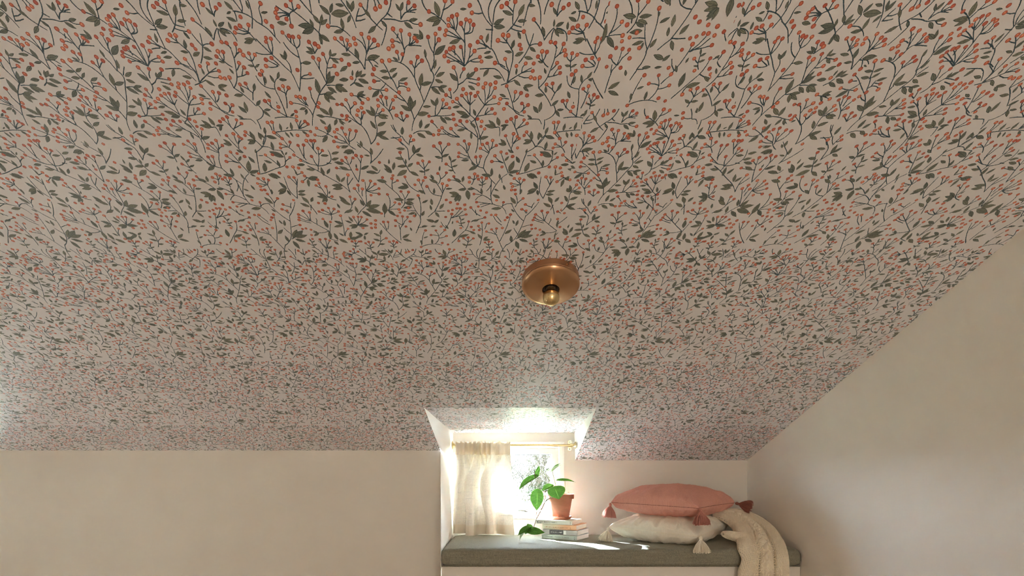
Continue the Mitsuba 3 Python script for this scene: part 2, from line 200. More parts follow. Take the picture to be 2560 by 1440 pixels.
PAPER_LEAVES = "2088,2908 2072,2966;2089,2912 1969,2919;2089,2898 1985,2863;2105,2989 2144,2929;2150,2922 2176,2996;2150,2922 2210,2962;2122,2856 2127,2781;2126,2856 2193,2803;2236,2989 2168,3057;2239,3002 2272,3067;2245,2996 2384,3002;2318,2888 2317,2972;2318,2884 2236,2870;2399,3022 2378,3086;2401,3009 2434,3083;2355,3048 2290,3060;2393,2989 2359,2936;2578,2915 2507,2863;2503,3028 2547,2969;2626,2949 2659,2905;2839,2952 2910,2962;2800,2942 2866,2895;2776,3015 2747,3064;2780,3015 2805,3076;3076,2979 3042,3079;3080,2969 2971,2952;3087,2959 3016,2912;3235,2817 3147,2792;1710,3002 1766,3009;1812,2939 1887,2929;1925,2647 2004,2648;1799,2670 1761,2719;1800,2674 1810,2745;2054,2730 1991,2770;2043,2719 1977,2734;2167,2692 2185,2752;2177,2700 2231,2719;2177,2681 2231,2643;2105,2512 2143,2584;2094,2483 2177,2548;2298,2623 2226,2580;2007,2395 2005,2524;2159,2467 2237,2471;2091,2454 2162,2403;2158,2462 2206,2403;2166,2462 2260,2412;2047,2395 2140,2343;2047,2395 2081,2316;2056,2399 2136,2403;2398,2674 2385,2759;2470,2681 2579,2700;2343,2708 2263,2715;2407,2654 2340,2647;2520,2631 2555,2616;2324,2544 2333,2592;2351,2528 2380,2592;2361,2536 2413,2588;2387,2536 2442,2560;2367,2520 2455,2483;2323,2491 2407,2454;2285,2516 2203,2512;2727,2662 2681,2692;2940,2824 2863,2860;2940,2828 2913,2891;2638,2576 2709,2608;2630,2580 2559,2584;2641,2528 2565,2532;2658,2528 2709,2572;3027,2708 3119,2781;2956,2689 2948,2752;3018,2600 3038,2674;3033,2540 3110,2576;3023,2516 3091,2487;2892,2462 2916,2568;2901,2471 2997,2495;2986,2454 3067,2390;3056,2454 3129,2462;3047,2454 3106,2403;2907,2285 2979,2285;2848,2212 2958,2226;2796,2244 2799,2382;2807,2272 2848,2343;2796,2244 2707,2298;2537,2425 2462,2365;2333,2382 2401,2420;2342,2382 2413,2386;2332,2373 2369,2334;2719,2504 2794,2532;2243,2161 2206,2137;2466,2208 2437,2290;2464,2198 2387,2258;2502,2208 2587,2198;2491,2198 2580,2175;2455,2075 2412,2156;2473,2104 2557,2142;2445,2006 2551,2055;2469,2006 2564,1970;2052,2208 1969,2276;2062,2194 2078,2285;2006,2189 1929,2208;2112,2170 2075,2109;2130,2170 2163,2109;1999,2118 1951,2170;1567,2055 1571,2128;1668,2065 1677,2142;1615,2075 1644,2094;1596,2045 1625,1985;1643,2045 1661,1995;1759,2055 1804,2016;2003,2035 2038,2128;1986,2006 1923,1940;1458,2253 1509,2189;1417,2290 1472,2343;1472,2253 1536,2258;1644,2487 1624,2556;1680,2520 1712,2580;1691,2516 1759,2512;1569,2356 1534,2420;1568,2479 1578,2544;1693,2194 1739,2226;1611,2307 1605,2330;1402,2025 1421,2094;1383,1985 1341,2040;1404,2006 1500,1980;1855,2272 1793,2258;1862,2263 1832,2235;1864,2253 1833,2208;2866,2080 2886,2166;2908,2080 2962,2128;2912,2055 2985,2016;2835,2035 2917,1985;2692,2016 2705,2099;3216,2504 3148,2568;3296,2528 3312,2576;3305,2528 3367,2584;3368,2429 3306,2467;3238,2285 3171,2276;3311,2208 3202,2244;3330,2198 3239,2189;3019,2290 2977,2351;3023,2290 3040,2365;3056,2194 3119,2123;3093,2184 3166,2161;3286,2070 3211,2060;3388,2089 3331,2137;3496,2925 3576,2966;3497,2912 3589,2908;3233,3028 3286,3028;3446,2796 3460,2867;3489,2734 3429,2719;3509,2692 3433,2689;1045,2982 1081,3060;1040,2949 1114,2950;3639,2989 3555,3018;1108,3054 1166,3048;1051,2877 1081,2824;1236,2912 1270,2839;1329,2908 1325,2962;1342,2912 1405,2942;1338,2895 1382,2839;1350,2895 1422,2860;1337,2989 1299,3041;1504,3022 1459,3079;1484,3012 1443,2996;1500,2946 1431,2976;1628,3028 1623,3086;1438,2888 1434,2946;1594,2821 1512,2824;1578,2810 1500,2796;1013,2752 1031,2821;1021,2726 957,2737;1045,2700 1116,2730;1077,2824 1054,2867;1158,2767 1214,2730;1124,2692 1199,2677;1285,2647 1238,2662;1325,2560 1302,2608;1072,2552 1072,2608;1058,2512 1122,2462;1147,2462 1231,2467;1144,2454 1197,2416;3478,2600 3433,2536;3594,2528 3517,2544;3382,2198 3359,2263;1001,2369 943,2395;1334,2386 1253,2382;1349,2403 1337,2462;1443,2420 1472,2487;3605,2104 3578,2189;3572,2094 3501,2161;3614,2104 3692,2113;3570,2089 3465,2113;3630,2055 3669,2113;1308,2226 1252,2290;1316,2235 1321,2330;1259,2170 1210,2208;3420,1975 3512,2001;3348,1975 3344,2045;3332,1754 3250,1748;3392,1687 3352,1732;3417,1687 3329,1636;3566,1572 3563,1664;3566,1572 3461,1589;1045,1914 984,1975;1045,1914 965,1929;1118,1830 1065,1867;1283,1960 1267,2055;1347,1965 1343,2045;1286,1955 1209,1965;1285,1950 1203,1924;1405,2035 1421,2094;1409,2006 1500,1980;1427,1861 1433,1950;1241,1830 1256,1872;1513,1808 1497,1851;1523,1808 1552,1840;1506,1786 1378,1846;1431,1676 1426,1754;1366,1720 1295,1748;1260,1618 1293,1726;1283,1595 1366,1536;1305,1601 1401,1548;1098,1618 1141,1748;1098,1607 1205,1636;1196,1720 1153,1792;1099,1595 1150,1566;1015,1536 1004,1601;3603,1415 3652,1390;1045,1743 1086,1797;3478,1352 3466,1427;1080,1403 1055,1464;1032,1301 947,1346;1060,1169 946,1156;1248,1352 1253,1415;1421,1415 1365,1500;1411,1415 1315,1346;1417,1403 1439,1333;1416,1415 1316,1384;1526,1377 1611,1396;1517,1346 1603,1346;1690,1704 1609,1698;1870,1803 1953,1803;1967,1754 2046,1776;1982,1819 2060,1840;1774,1641 1686,1653;1849,1572 1843,1676;1885,1595 1930,1659;1998,1500 1977,1595;2008,1500 2062,1560;2020,1458 1900,1458;2014,1427 1901,1415;2160,1903 2088,1883;2200,1861 2097,1830;2198,1851 2132,1814;2203,1851 2191,1814;2082,1709 1987,1732;2118,1641 2026,1681;2241,1647 2329,1692;2199,1664 2202,1709;2293,1893 2290,1960;2282,1883 2251,1924;2377,1808 2375,1888;2356,1797 2298,1808;2410,1630 2349,1692;2397,1607 2288,1624;1675,1536 1784,1560;1686,1536 1765,1524;1675,1536 1660,1440;1575,1584 1572,1641;1819,1314 1726,1371;1823,1308 1713,1320;1816,1301 1749,1249;1820,1295 1791,1243;1849,1352 1868,1390;2196,1196 2167,1282;1605,1236 1547,1320;1630,1249 1669,1314;1602,1183 1507,1236;1210,1223 1144,1314;1207,1115 1166,1156;1226,3471 1199,3528;1245,3442 1261,3528;1217,3199 1201,3300;1283,3261 1368,3390;1311,3277 1433,3375;1321,3269 1466,3307;1302,3246 1419,3199;1269,3215 1316,3087;1596,3338 1548,3375;1608,3338 1538,3292;1727,3246 1731,3368;1730,3412 1712,3528;1633,1003 1623,1032;1806,3230 1782,3338;1821,3246 1915,3183;1755,3215 1801,3151;1914,3471 1822,3514;1911,3456 1802,3427;1889,3292 1841,3338;2018,1236 1950,1327;2056,1209 1950,1275;1926,1163 1908,1229;1970,1108 2065,1142;2113,1101 2097,1196;2226,1183 2284,1275;2236,1176 2372,1209;2211,1156 2379,1101;2162,1129 2260,1046;2083,3456 1977,3442;2081,3449 1993,3405;2094,3456 2206,3442;2034,3500 1998,3578;2020,3485 1947,3521;2114,3307 2029,3353;2114,3307 2012,3261;2126,3307 2185,3345;2131,3300 2125,3230;1959,3261 1984,3360;1945,3246 2061,3269;1654,3087 1713,3135;3506,3246 3452,3323;3518,3230 3609,3238;3524,3246 3579,3284;1127,3323 1206,3390;3177,3277 3186,3398;3236,3277 3350,3315;3429,3323 3353,3368;3461,1003 3376,989;3112,3398 3080,3456;3155,3471 3167,3514;3257,1500 3176,1548;3268,1500 3279,1572;3314,1415 3224,1403;3319,1415 3398,1415;3319,1403 3339,1275;3233,1352 3125,1371;3235,1346 3141,1314;3238,1340 3177,1275;3243,1340 3187,1249;3249,1340 3230,1249;3092,1415 3164,1421;2967,1352 2972,1427;2930,1142 2919,1209;2940,1209 2933,1295;3019,1156 3070,1229;2972,1115 3015,1039;2975,1536 2940,1589;3013,1488 2923,1536;3032,1630 3041,1687;2874,1359 2802,1403;2834,1236 2902,1275;2810,1275 2809,1314;2722,1209 2642,1243;2719,1183 2619,1169;2818,1060 2852,1129;2807,3434 2879,3442;2963,3500 2867,3535;2956,3485 3008,3535;2910,3434 2971,3442;2818,3261 2875,3284;2798,3167 2780,3230;2917,3167 2917,3246;2707,1872 2620,1877;2790,1819 2793,1919;2801,1830 2863,1888;2810,1819 2882,1792;2687,1765 2599,1776;2702,1709 2702,1765;2710,1687 2609,1681;2714,1676 2773,1720;2706,1641 2597,1572;2734,1624 2822,1572;2532,1709 2538,1765;2564,1641 2589,1732;2551,1618 2477,1709;2550,1607 2475,1659;2485,1500 2380,1524;2708,1440 2586,1427;2699,1452 2635,1488;2640,1275 2534,1288;2662,1275 2760,1288;2660,1256 2744,1229;2411,1087 2425,1236;2451,1142 2530,1060;2752,1108 2666,1080;2757,1101 2741,1039;2691,3368 2673,3420;2575,3246 2678,3207;2571,3261 2659,3323;3062,1786 3135,1819;3062,1773 2990,1793;2317,3307 2343,3386;2313,3287 2244,3334;2304,3214 2224,3248;2284,3162 2356,3168;3332,3150 3397,3161;3330,3139 3273,3172;2881,1626 2939,1652;2881,1616 2823,1631;3151,1744 3131,1804;3154,1729 3207,1764;3162,1674 3222,1699;3177,1634 3121,1639;1520,2621 1467,2630;1522,2612 1570,2639;2172,3103 2220,3124;2172,3094 2123,3107;1487,3203 1470,3252;1489,3191 1532,3220;1495,3146 1544,3166;1507,3113 1462,3117;3599,3114 3550,3122;3600,3106 3643,3130;2452,3122 2408,3142;2452,3114 2496,3126;3253,1008 3237,1056;3255,3521 3296,3549;3260,3478 3308,3497;3272,3446 3229,3450;1999,3130 2046,3138;1997,3123 1955,3146;3475,1467 3517,1486;3475,1459 3433,1471"
PAPER_BERRIES = "1917,3051;2009,3044;1838,3029;1822,3003;1826,2970;1893,2962;1917,2914;1961,3086;2203,2914;2481,3055;2927,2925;2846,3070;2889,3048;2591,3029;2627,3044;2676,3070;2997,3012;3121,3083;3177,3076;3145,2959;3173,2979;3211,2990;3145,2919;3074,2896;3125,2884;3116,2853;3242,2932;3281,2959;3312,2949;3340,2923;3109,2699;3154,2752;3124,2730;3183,2763;3242,2768;3316,2778;3354,2737;3400,2692;3414,2658;3141,2658;3268,2600;1729,2946;1764,2912;1728,3064;1833,2870;1907,2839;1877,2846;1954,2839;1968,2560;1871,2592;1690,2832;1727,2826;1680,2804;1634,2671;1684,2685;1618,2623;2024,2803;2092,2770;2069,2789;2258,2671;2115,2715;2027,2689;2072,2674;2189,2623;2196,2560;2312,2635;1936,2441;2238,2828;2290,2828;2333,2815;2349,2781;2390,2828;2395,2789;2455,2860;2510,2833;2549,2816;2575,2781;2515,2600;2313,2528;2653,2666;2765,2713;2722,2730;2709,2895;2770,2884;2693,2812;2658,2754;2693,2774;2835,2856;2891,2809;2873,2832;2591,2662;2830,2651;2887,2692;2922,2664;2981,2839;3041,2860;3067,2819;2496,2556;2501,2502;2705,2408;2670,2373;2457,2444;2598,2429;2287,2390;2425,2351;2370,2316;2773,2481;2790,2433;2142,2303;2185,2303;2229,2344;2303,2314;2301,2206;2318,2249;2369,2231;2354,2273;2209,2198;2510,2343;2542,2371;2587,2362;2645,2343;2641,2272;2507,2291;2544,2253;2661,2203;2708,2226;2756,2198;2164,2203;2198,2166;1983,2316;1965,2281;1737,2156;1812,2147;1833,2123;1704,2011;1798,2011;1837,2050;1491,2040;1870,2016;1902,2082;1991,2084;1509,2334;1546,2338;1708,2461;1667,2439;1752,2447;1570,2584;1544,2556;1747,2194;1756,2240;1611,2281;1598,2240;1464,2137;1506,2140;1548,1980;1734,2316;1795,2373;1829,2369;1869,2356;2981,2147;3043,2060;3072,2086;3155,2077;3037,2021;2990,2016;2771,2004;2797,1965;3184,2612;3371,2596;3395,2520;3394,2476;3149,2433;3115,2386;3265,2435;3174,2327;3211,2353;3254,2382;3293,2396;3332,2399;3372,2377;3087,2343;3118,2307;3144,2272;3177,2212;2956,2197;3182,2166;3241,2152;3302,2147;3202,2113;3308,3051;3325,3003;3403,2835;3377,2803;3550,3044;3587,3064;1010,3076;1098,2877;1165,2959;1287,3057;1416,3057;1380,3035;1543,2976;1584,2922;1515,2915;1478,2901;1458,2870;3576,2853;3618,2849;3539,2814;1239,2789;1076,2781;1090,2752;1323,2803;1360,2796;1429,2789;1447,2741;1265,2734;1304,2730;1236,2696;1402,2647;1430,2612;1442,2568;1276,2532;1234,2524;1067,2623;1142,2643;1209,2643;1209,2584;1199,2532;3608,2677;3527,2647;3457,2483;3500,2475;3543,2491;3440,2450;3542,2446;3393,2408;3540,2369;3584,2312;3594,2351;1001,2462;1082,2412;1131,2403;1187,2382;1016,2312;3634,2263;1149,2312;1206,2298;1180,2235;1342,2475;1393,2483;3526,2263;3556,2221;3400,2170;3439,2147;1067,2170;1111,2189;1029,2147;1187,2161;1220,2128;3435,2099;3470,2075;3222,1921;3281,1955;3329,1924;3230,1830;3225,1789;3456,1919;3501,1932;3551,1960;3439,1879;3591,1909;3397,1786;3443,1792;1031,2008;1105,2027;1142,2001;1163,1980;1158,1883;1225,2045;1207,2011;1515,1924;1502,1883;1612,1943;1563,1781;1331,1808;1401,1811;1188,1601;1404,1607;1501,1676;1119,1792;1024,1676;1001,1840;3584,1799;3558,1737;1058,1824;3393,1352;3424,1246;3445,1189;3639,1271;1076,1245;1162,1542;1218,1540;1264,1524;1135,1482;1153,1446;1148,1403;1185,1403;1486,1560;1536,1554;1611,1808;1658,1748;1679,1909;1734,1914;1774,1958;1817,1958;1851,1958;1779,1792;1864,1877;1902,1856;2097,1584;2061,2045;2090,2070;2140,2084;2210,2065;2064,1993;2035,1950;2159,2021;2265,2055;2061,1893;2116,1781;2070,1748;2184,1776;2219,1803;2271,1792;1997,1664;2200,1647;2452,1924;2439,1726;1649,1572;1609,1504;1771,1528;1562,1676;1614,1664;1635,1613;1776,1486;1738,1458;1839,1446;1874,1320;1708,1236;1777,1229;2177,1462;2133,1421;2216,1415;2239,1518;2316,1512;2357,1476;2391,1421;2381,1352;2294,1337;1317,1216;1285,1152;1335,1135;1448,1275;1194,1352;1282,1295;1421,3456;1447,1080;1510,1129;1440,1039;1576,1108;1430,1003;1433,3398;1475,3405;1528,3386;1779,3500;1704,1017;1685,1122;1729,1142;1801,1169;1859,1156;1901,1122;1911,1064;1958,3401;2066,1317;2114,1288;2373,1094;2053,1046;2104,1048;2142,1046;2198,1010;2132,3412;2234,3478;2292,3521;2283,3464;2230,3412;2277,3420;1939,3246;2074,3207;1509,3246;1595,3238;1662,3246;1704,3222;1513,3307;1742,3103;3493,3492;3456,3442;3469,3383;3573,3478;3594,1074;1004,1074;1168,1080;1137,1039;1114,1003;3553,3360;3610,3390;1027,3405;1093,3412;3345,3507;3256,3412;3376,3427;3405,3383;3117,1129;3162,1142;3209,1163;3247,1163;3154,1087;3313,1080;3302,1149;3363,1176;3473,1135;3540,1108;3525,1039;3085,1046;3030,3434;3338,1554;3392,1595;3423,1572;3340,1500;3129,1524;3179,1566;3096,1275;3141,1243;3219,1223;3296,1212;3060,1479;3108,1458;2897,1446;3017,1601;3104,1610;2814,1524;2886,1554;2862,1518;2797,1333;2734,1060;2848,3375;2781,3119;2969,3375;2909,3307;3071,3383;3090,3292;3037,3183;3105,3159;3234,3215;2668,1965;2655,1835;2556,1578;2446,1554;2542,1542;2596,1518;2678,1562;2773,1467;2619,1384;2698,1377;2471,1346;2539,1243;2586,1223;2573,1149;2679,1169;2632,1135;2580,1108;2547,1060;2602,1053;2657,1046;2518,3521;2509,3442;2628,3434;2680,3507;2379,3500;2430,3500;3049,1934;3131,1921;2988,1902;2380,3259;3404,3254;3343,3269;3289,3256;2871,1744;2936,1733;2822,1718;3103,1708;1461,2707;1512,2720;1556,2709;2163,3200;2217,3192;2123,3179;1447,3174;3545,3192;3590,3203;3631,3193;2460,3212;2410,3204;2497,3192;3214,3505;2051,3206;2006,3217;1967,3208;3467,1553;3515,1545;3432,1534"



def paper_strokes():
    rows = []
    pts = lambda s: [tuple(int(c) / 5000 - 0.2 for c in w.split(',')) for w in s.split(' ')]
    R = np.random.default_rng(11)
    for s in PAPER_STEMS.split(';'):
        p = np.array(pts(s))
        if len(p) > 2:                                      # a hand-drawn bend rather than a corner
            k = 3 * (len(p) - 1) + 1
            t = np.concatenate([[0], np.cumsum(np.maximum(np.linalg.norm(np.diff(p, axis=0), axis=1), 1e-6))])
            from scipy.interpolate import PchipInterpolator
            p = PchipInterpolator(t, p)(np.linspace(0, t[-1], k))
        elif np.linalg.norm(p[1] - p[0]) > 0.008:
            d = p[1] - p[0]
            p = np.array([p[0], (p[0] + p[1]) / 2 + np.array([-d[1], d[0]]) * R.uniform(-0.09, 0.09), p[1]])
        n = len(p) - 1
        for i in range(n):
            w = 0.00090 - 0.00022 * (i / max(n, 1)) + R.uniform(-0.00006, 0.00006)
            rows.append([*p[i], *p[i + 1], 0, w, R.random(), 0])
    for s in PAPER_LEAVES.split(';'):
        p = pts(s)
        L = math.dist(*p)
        rows.append([*p[0], *p[1], 1, L * R.uniform(0.16, 0.20), R.random(), 0])
    for s in PAPER_BERRIES.split(';'):
        p = pts(s)[0]
        rows.append([*p, *p, 2, R.uniform(0.0030, 0.0037), R.random(), 0])
    return np.array(rows, np.float32)


CELLS_U, CELLS_V, CELL_MOST = 132, 126, 14
_rows = paper_strokes()
_copies = np.vstack([_rows + np.array([a * REPEAT_U, b * REPEAT_V, a * REPEAT_U, b * REPEAT_V, 0, 0, 0, 0], np.float32) for a in (-1, 0, 1) for b in (-1, 0, 1)])
_c = (_copies[:, :2] + _copies[:, 2:4]) / 2
_half = np.linalg.norm(_copies[:, 2:4] - _copies[:, :2], axis=1) / 2 + 0.004
_copies = _copies[(_c[:, 0] > -_half) & (_c[:, 0] < REPEAT_U + _half) & (_c[:, 1] > -_half) & (_c[:, 1] < REPEAT_V + _half)]
_lists = [[] for _ in range(CELLS_U * CELLS_V)]
for _k, _r in enumerate(_copies):
    _a, _b = _r[:2], _r[2:4]
    _reach = (_r[5] if _r[4] != 1 else _r[5]) + 0.0003
    _lo, _hi = np.minimum(_a, _b) - _reach, np.maximum(_a, _b) + _reach
    _du, _dv = REPEAT_U / CELLS_U, REPEAT_V / CELLS_V
    for _i in range(max(0, int(_lo[0] // _du)), min(CELLS_U - 1, int(_hi[0] // _du)) + 1):
        for _j in range(max(0, int(_lo[1] // _dv)), min(CELLS_V - 1, int(_hi[1] // _dv)) + 1):
            _q = np.array([(_i + 0.5) * _du, (_j + 0.5) * _dv])
            _ab = _b - _a
            _t = np.clip(((_q - _a) @ _ab) / max(_ab @ _ab, 1e-12), 0, 1)
            if np.linalg.norm(_q - _a - _ab * _t) < _reach + 0.5 * math.hypot(_du, _dv):
                _lists[_i * CELLS_V + _j].append(_k)
_table = np.full((CELLS_U * CELLS_V, CELL_MOST), len(_copies), np.uint32)
for _k, _l in enumerate(_lists):
    _l = sorted(_l, key=lambda q: _copies[q, 4])[-CELL_MOST:]
    _table[_k, :len(_l)] = _l
_copies = np.vstack([_copies, np.array([[9, 9, 9, 9, 0, 0.0001, 0, 0]], np.float32)])
PAPER_TABLE, PAPER_DATA = mi.UInt32(_table.ravel()), mi.Float(_copies.ravel().astype(np.float32))
dr.eval(PAPER_TABLE, PAPER_DATA)
SLOPE = 0.3576                                # the roof falls 0.3576 m for each metre towards the window wall
STRETCH = math.sqrt(1 + SLOPE ** 2)
PAPER_GROUND = (0.66, 0.65, 0.665)


def paper_colour(p, n, uv):
    t = (2.6 - p.y) * STRETCH
    u = p.x - 0.10 * (t - 1.9)
    # three strips meet in two butt joints; each strip is hung at its own height
    second, third = u > 0.145, u > 0.345
    u = dr.select(third, u - 0.816, dr.select(second, u - 0.374 - 0.0165, u))
    t = dr.select(third, t, dr.select(second, t + 0.165, t))
    fu, fv = u / REPEAT_U, t / REPEAT_V
    u, v = (fu - dr.floor(fu)) * REPEAT_U, (fv - dr.floor(fv)) * REPEAT_V
    ci = dr.minimum(mi.UInt32(u * (CELLS_U / REPEAT_U)), CELLS_U - 1)
    cj = dr.minimum(mi.UInt32(v * (CELLS_V / REPEAT_V)), CELLS_V - 1)
    base = (ci * CELLS_V + cj) * CELL_MOST
    g = mikit.noise(p.x * 9, p.y * 9, p.z * 9)
    col = mi.Color3f(*PAPER_GROUND) * (0.985 + 0.03 * g)
    wob = 0.00022 * (mikit.noise(u * 420, v * 420) - 0.5)
    for k in range(CELL_MOST):
        i = dr.gather(mi.UInt32, PAPER_TABLE, base + k) * 8
        x0, y0, x1, y1, kind, w, r = (dr.gather(mi.Float, PAPER_DATA, i + q) for q in range(7))
        dx, dy = x1 - x0, y1 - y0
        l2 = dr.maximum(dx * dx + dy * dy, 1e-12)
        s = ((u - x0) * dx + (v - y0) * dy) / l2
        sc = dr.clip(s, 0, 1)
        ex, ey = u - x0 - dx * sc, v - y0 - dy * sc
        d = dr.sqrt(ex * ex + ey * ey) + wob
        side = ((u - x0) * dy - (v - y0) * dx) * dr.rsqrt(l2)          # signed distance from the midrib
        bow = 4 * sc * (1 - sc) * dr.lerp(1.22, 0.78, sc)              # a leaf, broadest below the middle
        edge = w * bow - dr.abs(side) + wob
        leaf = (kind > 0.5) & (kind < 1.5) & (edge > 0) & (s > 0) & (s < 1)
        berry = (kind > 1.5) & (d < w)
        stem = (kind < 0.5) & (d < w)
        fill = dr.lerp(mi.Color3f(0.185, 0.195, 0.150), mi.Color3f(0.115, 0.140, 0.125), r)
        fill *= 0.75 + 0.5 * mikit.noise(u * 700, v * 700, r * 9)
        line = (edge < 0.00066) | (dr.abs(side) < 0.00022)
        col = dr.select(stem, mi.Color3f(0.030, 0.058, 0.082) * (0.8 + 0.5 * r), col)
        col = dr.select(leaf, dr.select(line, mi.Color3f(0.028, 0.050, 0.052), fill), col)
        red = dr.lerp(mi.Color3f(0.46, 0.100, 0.072), mi.Color3f(0.57, 0.165, 0.090), r)
        hx, hy = u - x0 + w * 0.15, v - y0 - w * 0.2
        shine = dr.sqrt(hx * hx + hy * hy) < w * 0.36 * r
        rim = d > w * 0.72
        col = dr.select(berry, dr.select(rim, red * mi.Color3f(0.72, 0.60, 0.60), dr.select(shine, mi.Color3f(0.74, 0.38, 0.25), red)), col)
    return col


# ---------------------------------------------------------------- materials
def mat(name, **b):
    scene[name] = b


def plain(name, color, rough=0.6, **kw):
    mat(name, type='twosided', inner={'type': 'principled', 'base_color': color if isinstance(color, dict) else {'type': 'rgb', 'value': list(color)}, 'roughness': rough, **kw})


def bumped(name, color, fn, height, rough=0.7, eps=4e-4, **kw):
    mat(name, type='twosided', inner={'type': 'bumpmap', 'arbitrary': mikit.proc(fn, eps), 'scale': height,
        'inner': {'type': 'principled', 'base_color': color if isinstance(color, dict) else {'type': 'rgb', 'value': list(color)}, 'roughness': rough, **kw}})


def wall_colour(p, n, uv):
    g = mikit.fbm(p.x * 2.2, p.y * 2.2, p.z * 2.2, 3)
    return mi.Color3f(0.70, 0.66, 0.605) * (0.975 + 0.05 * g)


def roller(p, n, uv):
    return mikit.fbm(p.x * 160, p.y * 160, p.z * 160, 2)


bumped('wall_paint', mikit.proc(wall_colour), roller, 0.0004, 0.62, 1e-3, specular=0.35)
plain('white_paint', (0.82, 0.82, 0.80), 0.38, specular=0.5)
plain('reveal_paint', (0.78, 0.775, 0.755), 0.55, specular=0.3)
plain('printed_paper', mikit.proc(paper_colour), 0.46, specular=0.5)


def floor_colour(p, n, uv):
    b = dr.floor(p.x / 0.14)
    r = mikit.cell_rand(b, dr.floor((p.y + 3.1 * mikit.cell_rand(b)) / 1.6))
    g = mikit.fbm(p.x * 60, p.y * 3, r * 20, 3)
    fx = p.x / 0.14 - b
    return mikit.mix((0.42, 0.34, 0.26), (0.60, 0.51, 0.41), 0.5 * r + 0.5 * g) * dr.select((fx < 0.02), 0.45, 1.0)


plain('oak_floor', mikit.proc(floor_colour), 0.45)


def linen_green(p, n, uv):
    a = mikit.noise(p.x * 420, (p.y + p.z) * 900, 1.0)
    b = mikit.noise(p.x * 1100, (p.y + p.z) * 260, 5.0)
    s = mikit.noise(p.x * 30, (p.y + p.z) * 900, 9.0)
    k = 0.55 * a + 0.45 * b
    return mikit.mix((0.150, 0.148, 0.112), (0.315, 0.302, 0.240), dr.clip(k + 0.35 * (s - 0.5), 0, 1))


def weave(p, n, uv):
    return 0.5 * mikit.noise(p.x * 700, (p.y + p.z) * 900, 2.0) + 0.5 * mikit.noise(p.x * 1000, (p.y + p.z) * 500, 7.0)


bumped('cushion_linen', mikit.proc(linen_green), weave, 0.0009, 0.85, specular=0.2, sheen=0.15)


def cloth_colour(c0, c1):
    def fn(p, n, uv):
        a = mikit.noise(uv.x * 500, uv.y * 900, 3.0)
        b = mikit.noise(uv.x * 900, uv.y * 420, 8.0)
        m = mikit.fbm(uv.x * 7, uv.y * 7, 2.0, 3)
        return mikit.mix(c0, c1, dr.clip(0.35 * a + 0.35 * b + 0.3 * m, 0, 1))
    return fn


def cloth_bump(p, n, uv):
    return 0.5 * mikit.noise(uv.x * 500, uv.y * 600, 3.0) + 0.5 * mikit.noise(uv.x * 300, uv.y * 800, 8.0)


bumped('pink_linen', mikit.proc(cloth_colour((0.54, 0.245, 0.195), (0.69, 0.36, 0.295))), cloth_bump, 0.0006, 0.85, specular=0.2, sheen=0.2)
bumped('cream_linen', mikit.proc(cloth_colour((0.68, 0.62, 0.52), (0.82, 0.77, 0.68))), cloth_bump, 0.0006, 0.85, specular=0.2, sheen=0.2)
plain('pink_yarn', (0.47, 0.195, 0.155), 0.9, specular=0.15, sheen=0.3)
plain('dark_pink_yarn', (0.30, 0.115, 0.085), 0.9, specular=0.15, sheen=0.3)
plain('cream_yarn', (0.80, 0.735, 0.62), 0.9, specular=0.15, sheen=0.3)


def knit_colour(p, n, uv):
    g = mikit.noise(p.x * 500, p.y * 500, p.z * 500)
    m = mikit.fbm(p.x * 16, p.y * 16, p.z * 16, 3)
    return mikit.mix((0.68, 0.59, 0.46), (0.86, 0.77, 0.63), 0.5 * g + 0.5 * m)


plain('knit_wool', mikit.proc(knit_colour), 0.9, specular=0.15, sheen=0.25)


def terracotta(p, n, uv):
    m = mikit.fbm(p.x * 30, p.y * 30, p.z * 60, 4)
    return mikit.mix((0.335, 0.125, 0.070), (0.46, 0.195, 0.120), m)


bumped('terracotta_clay', mikit.proc(terracotta), lambda p, n, uv: mikit.fbm(p.x * 500, p.y * 500, p.z * 900, 2), 0.0003, 0.75, specular=0.3)
plain('potting_soil', mikit.proc(lambda p, n, uv: mikit.mix((0.03, 0.022, 0.016), (0.12, 0.09, 0.06), mikit.noise(p.x * 900, p.y * 900, p.z * 900))), 0.95)
mat('copper', type='twosided', inner={'type': 'principled', 'base_color': {'type': 'rgb', 'value': [0.64, 0.385, 0.225]}, 'metallic': 1.0, 'roughness': 0.28, 'anisotropic': 0.85})
plain('copper_ring', (0.50, 0.285, 0.165), 0.30, metallic=1.0)
plain('dark_hollow', (0.045, 0.028, 0.02), 0.5)
mat('bulb_mirror', type='twosided', inner={'type': 'principled', 'base_color': {'type': 'rgb', 'value': [0.80, 0.62, 0.33]}, 'metallic': 1.0, 'roughness': 0.07})
mat('amber_glass', type='dielectric', int_ior=1.5, specular_transmittance={'type': 'rgb', 'value': [0.95, 0.85, 0.58]})
plain('brass', (0.63, 0.50, 0.27), 0.25, metallic=1.0)
mat('clear_pane', type='thindielectric', int_ior=1.5)
plain('gasket_black', (0.05, 0.05, 0.05), 0.5)
plain('steel', (0.42, 0.43, 0.45), 0.35, metallic=1.0)


def curtain_colour(p, n, uv):
    a = mikit.noise(uv.x * 260, uv.y * 90, 4.0)
    slub = mikit.noise(uv.x * 16, uv.y * 330, 6.0)
    slub = dr.select(slub > 0.72, (slub - 0.72) * 1.8, 0.0)
    return mi.Color3f(0.84, 0.785, 0.70) * (0.90 + 0.12 * a - 0.4 * slub)


mat('sheer_linen', type='principledthin', base_color=mikit.proc(curtain_colour), roughness=0.9, diff_trans=0.085, spec_trans=0.0, eta=1.3)
mat('double_linen', type='principledthin', base_color={'type': 'rgb', 'value': [0.78, 0.70, 0.585]}, roughness=0.9, diff_trans=0.05, spec_trans=0.0, eta=1.3)


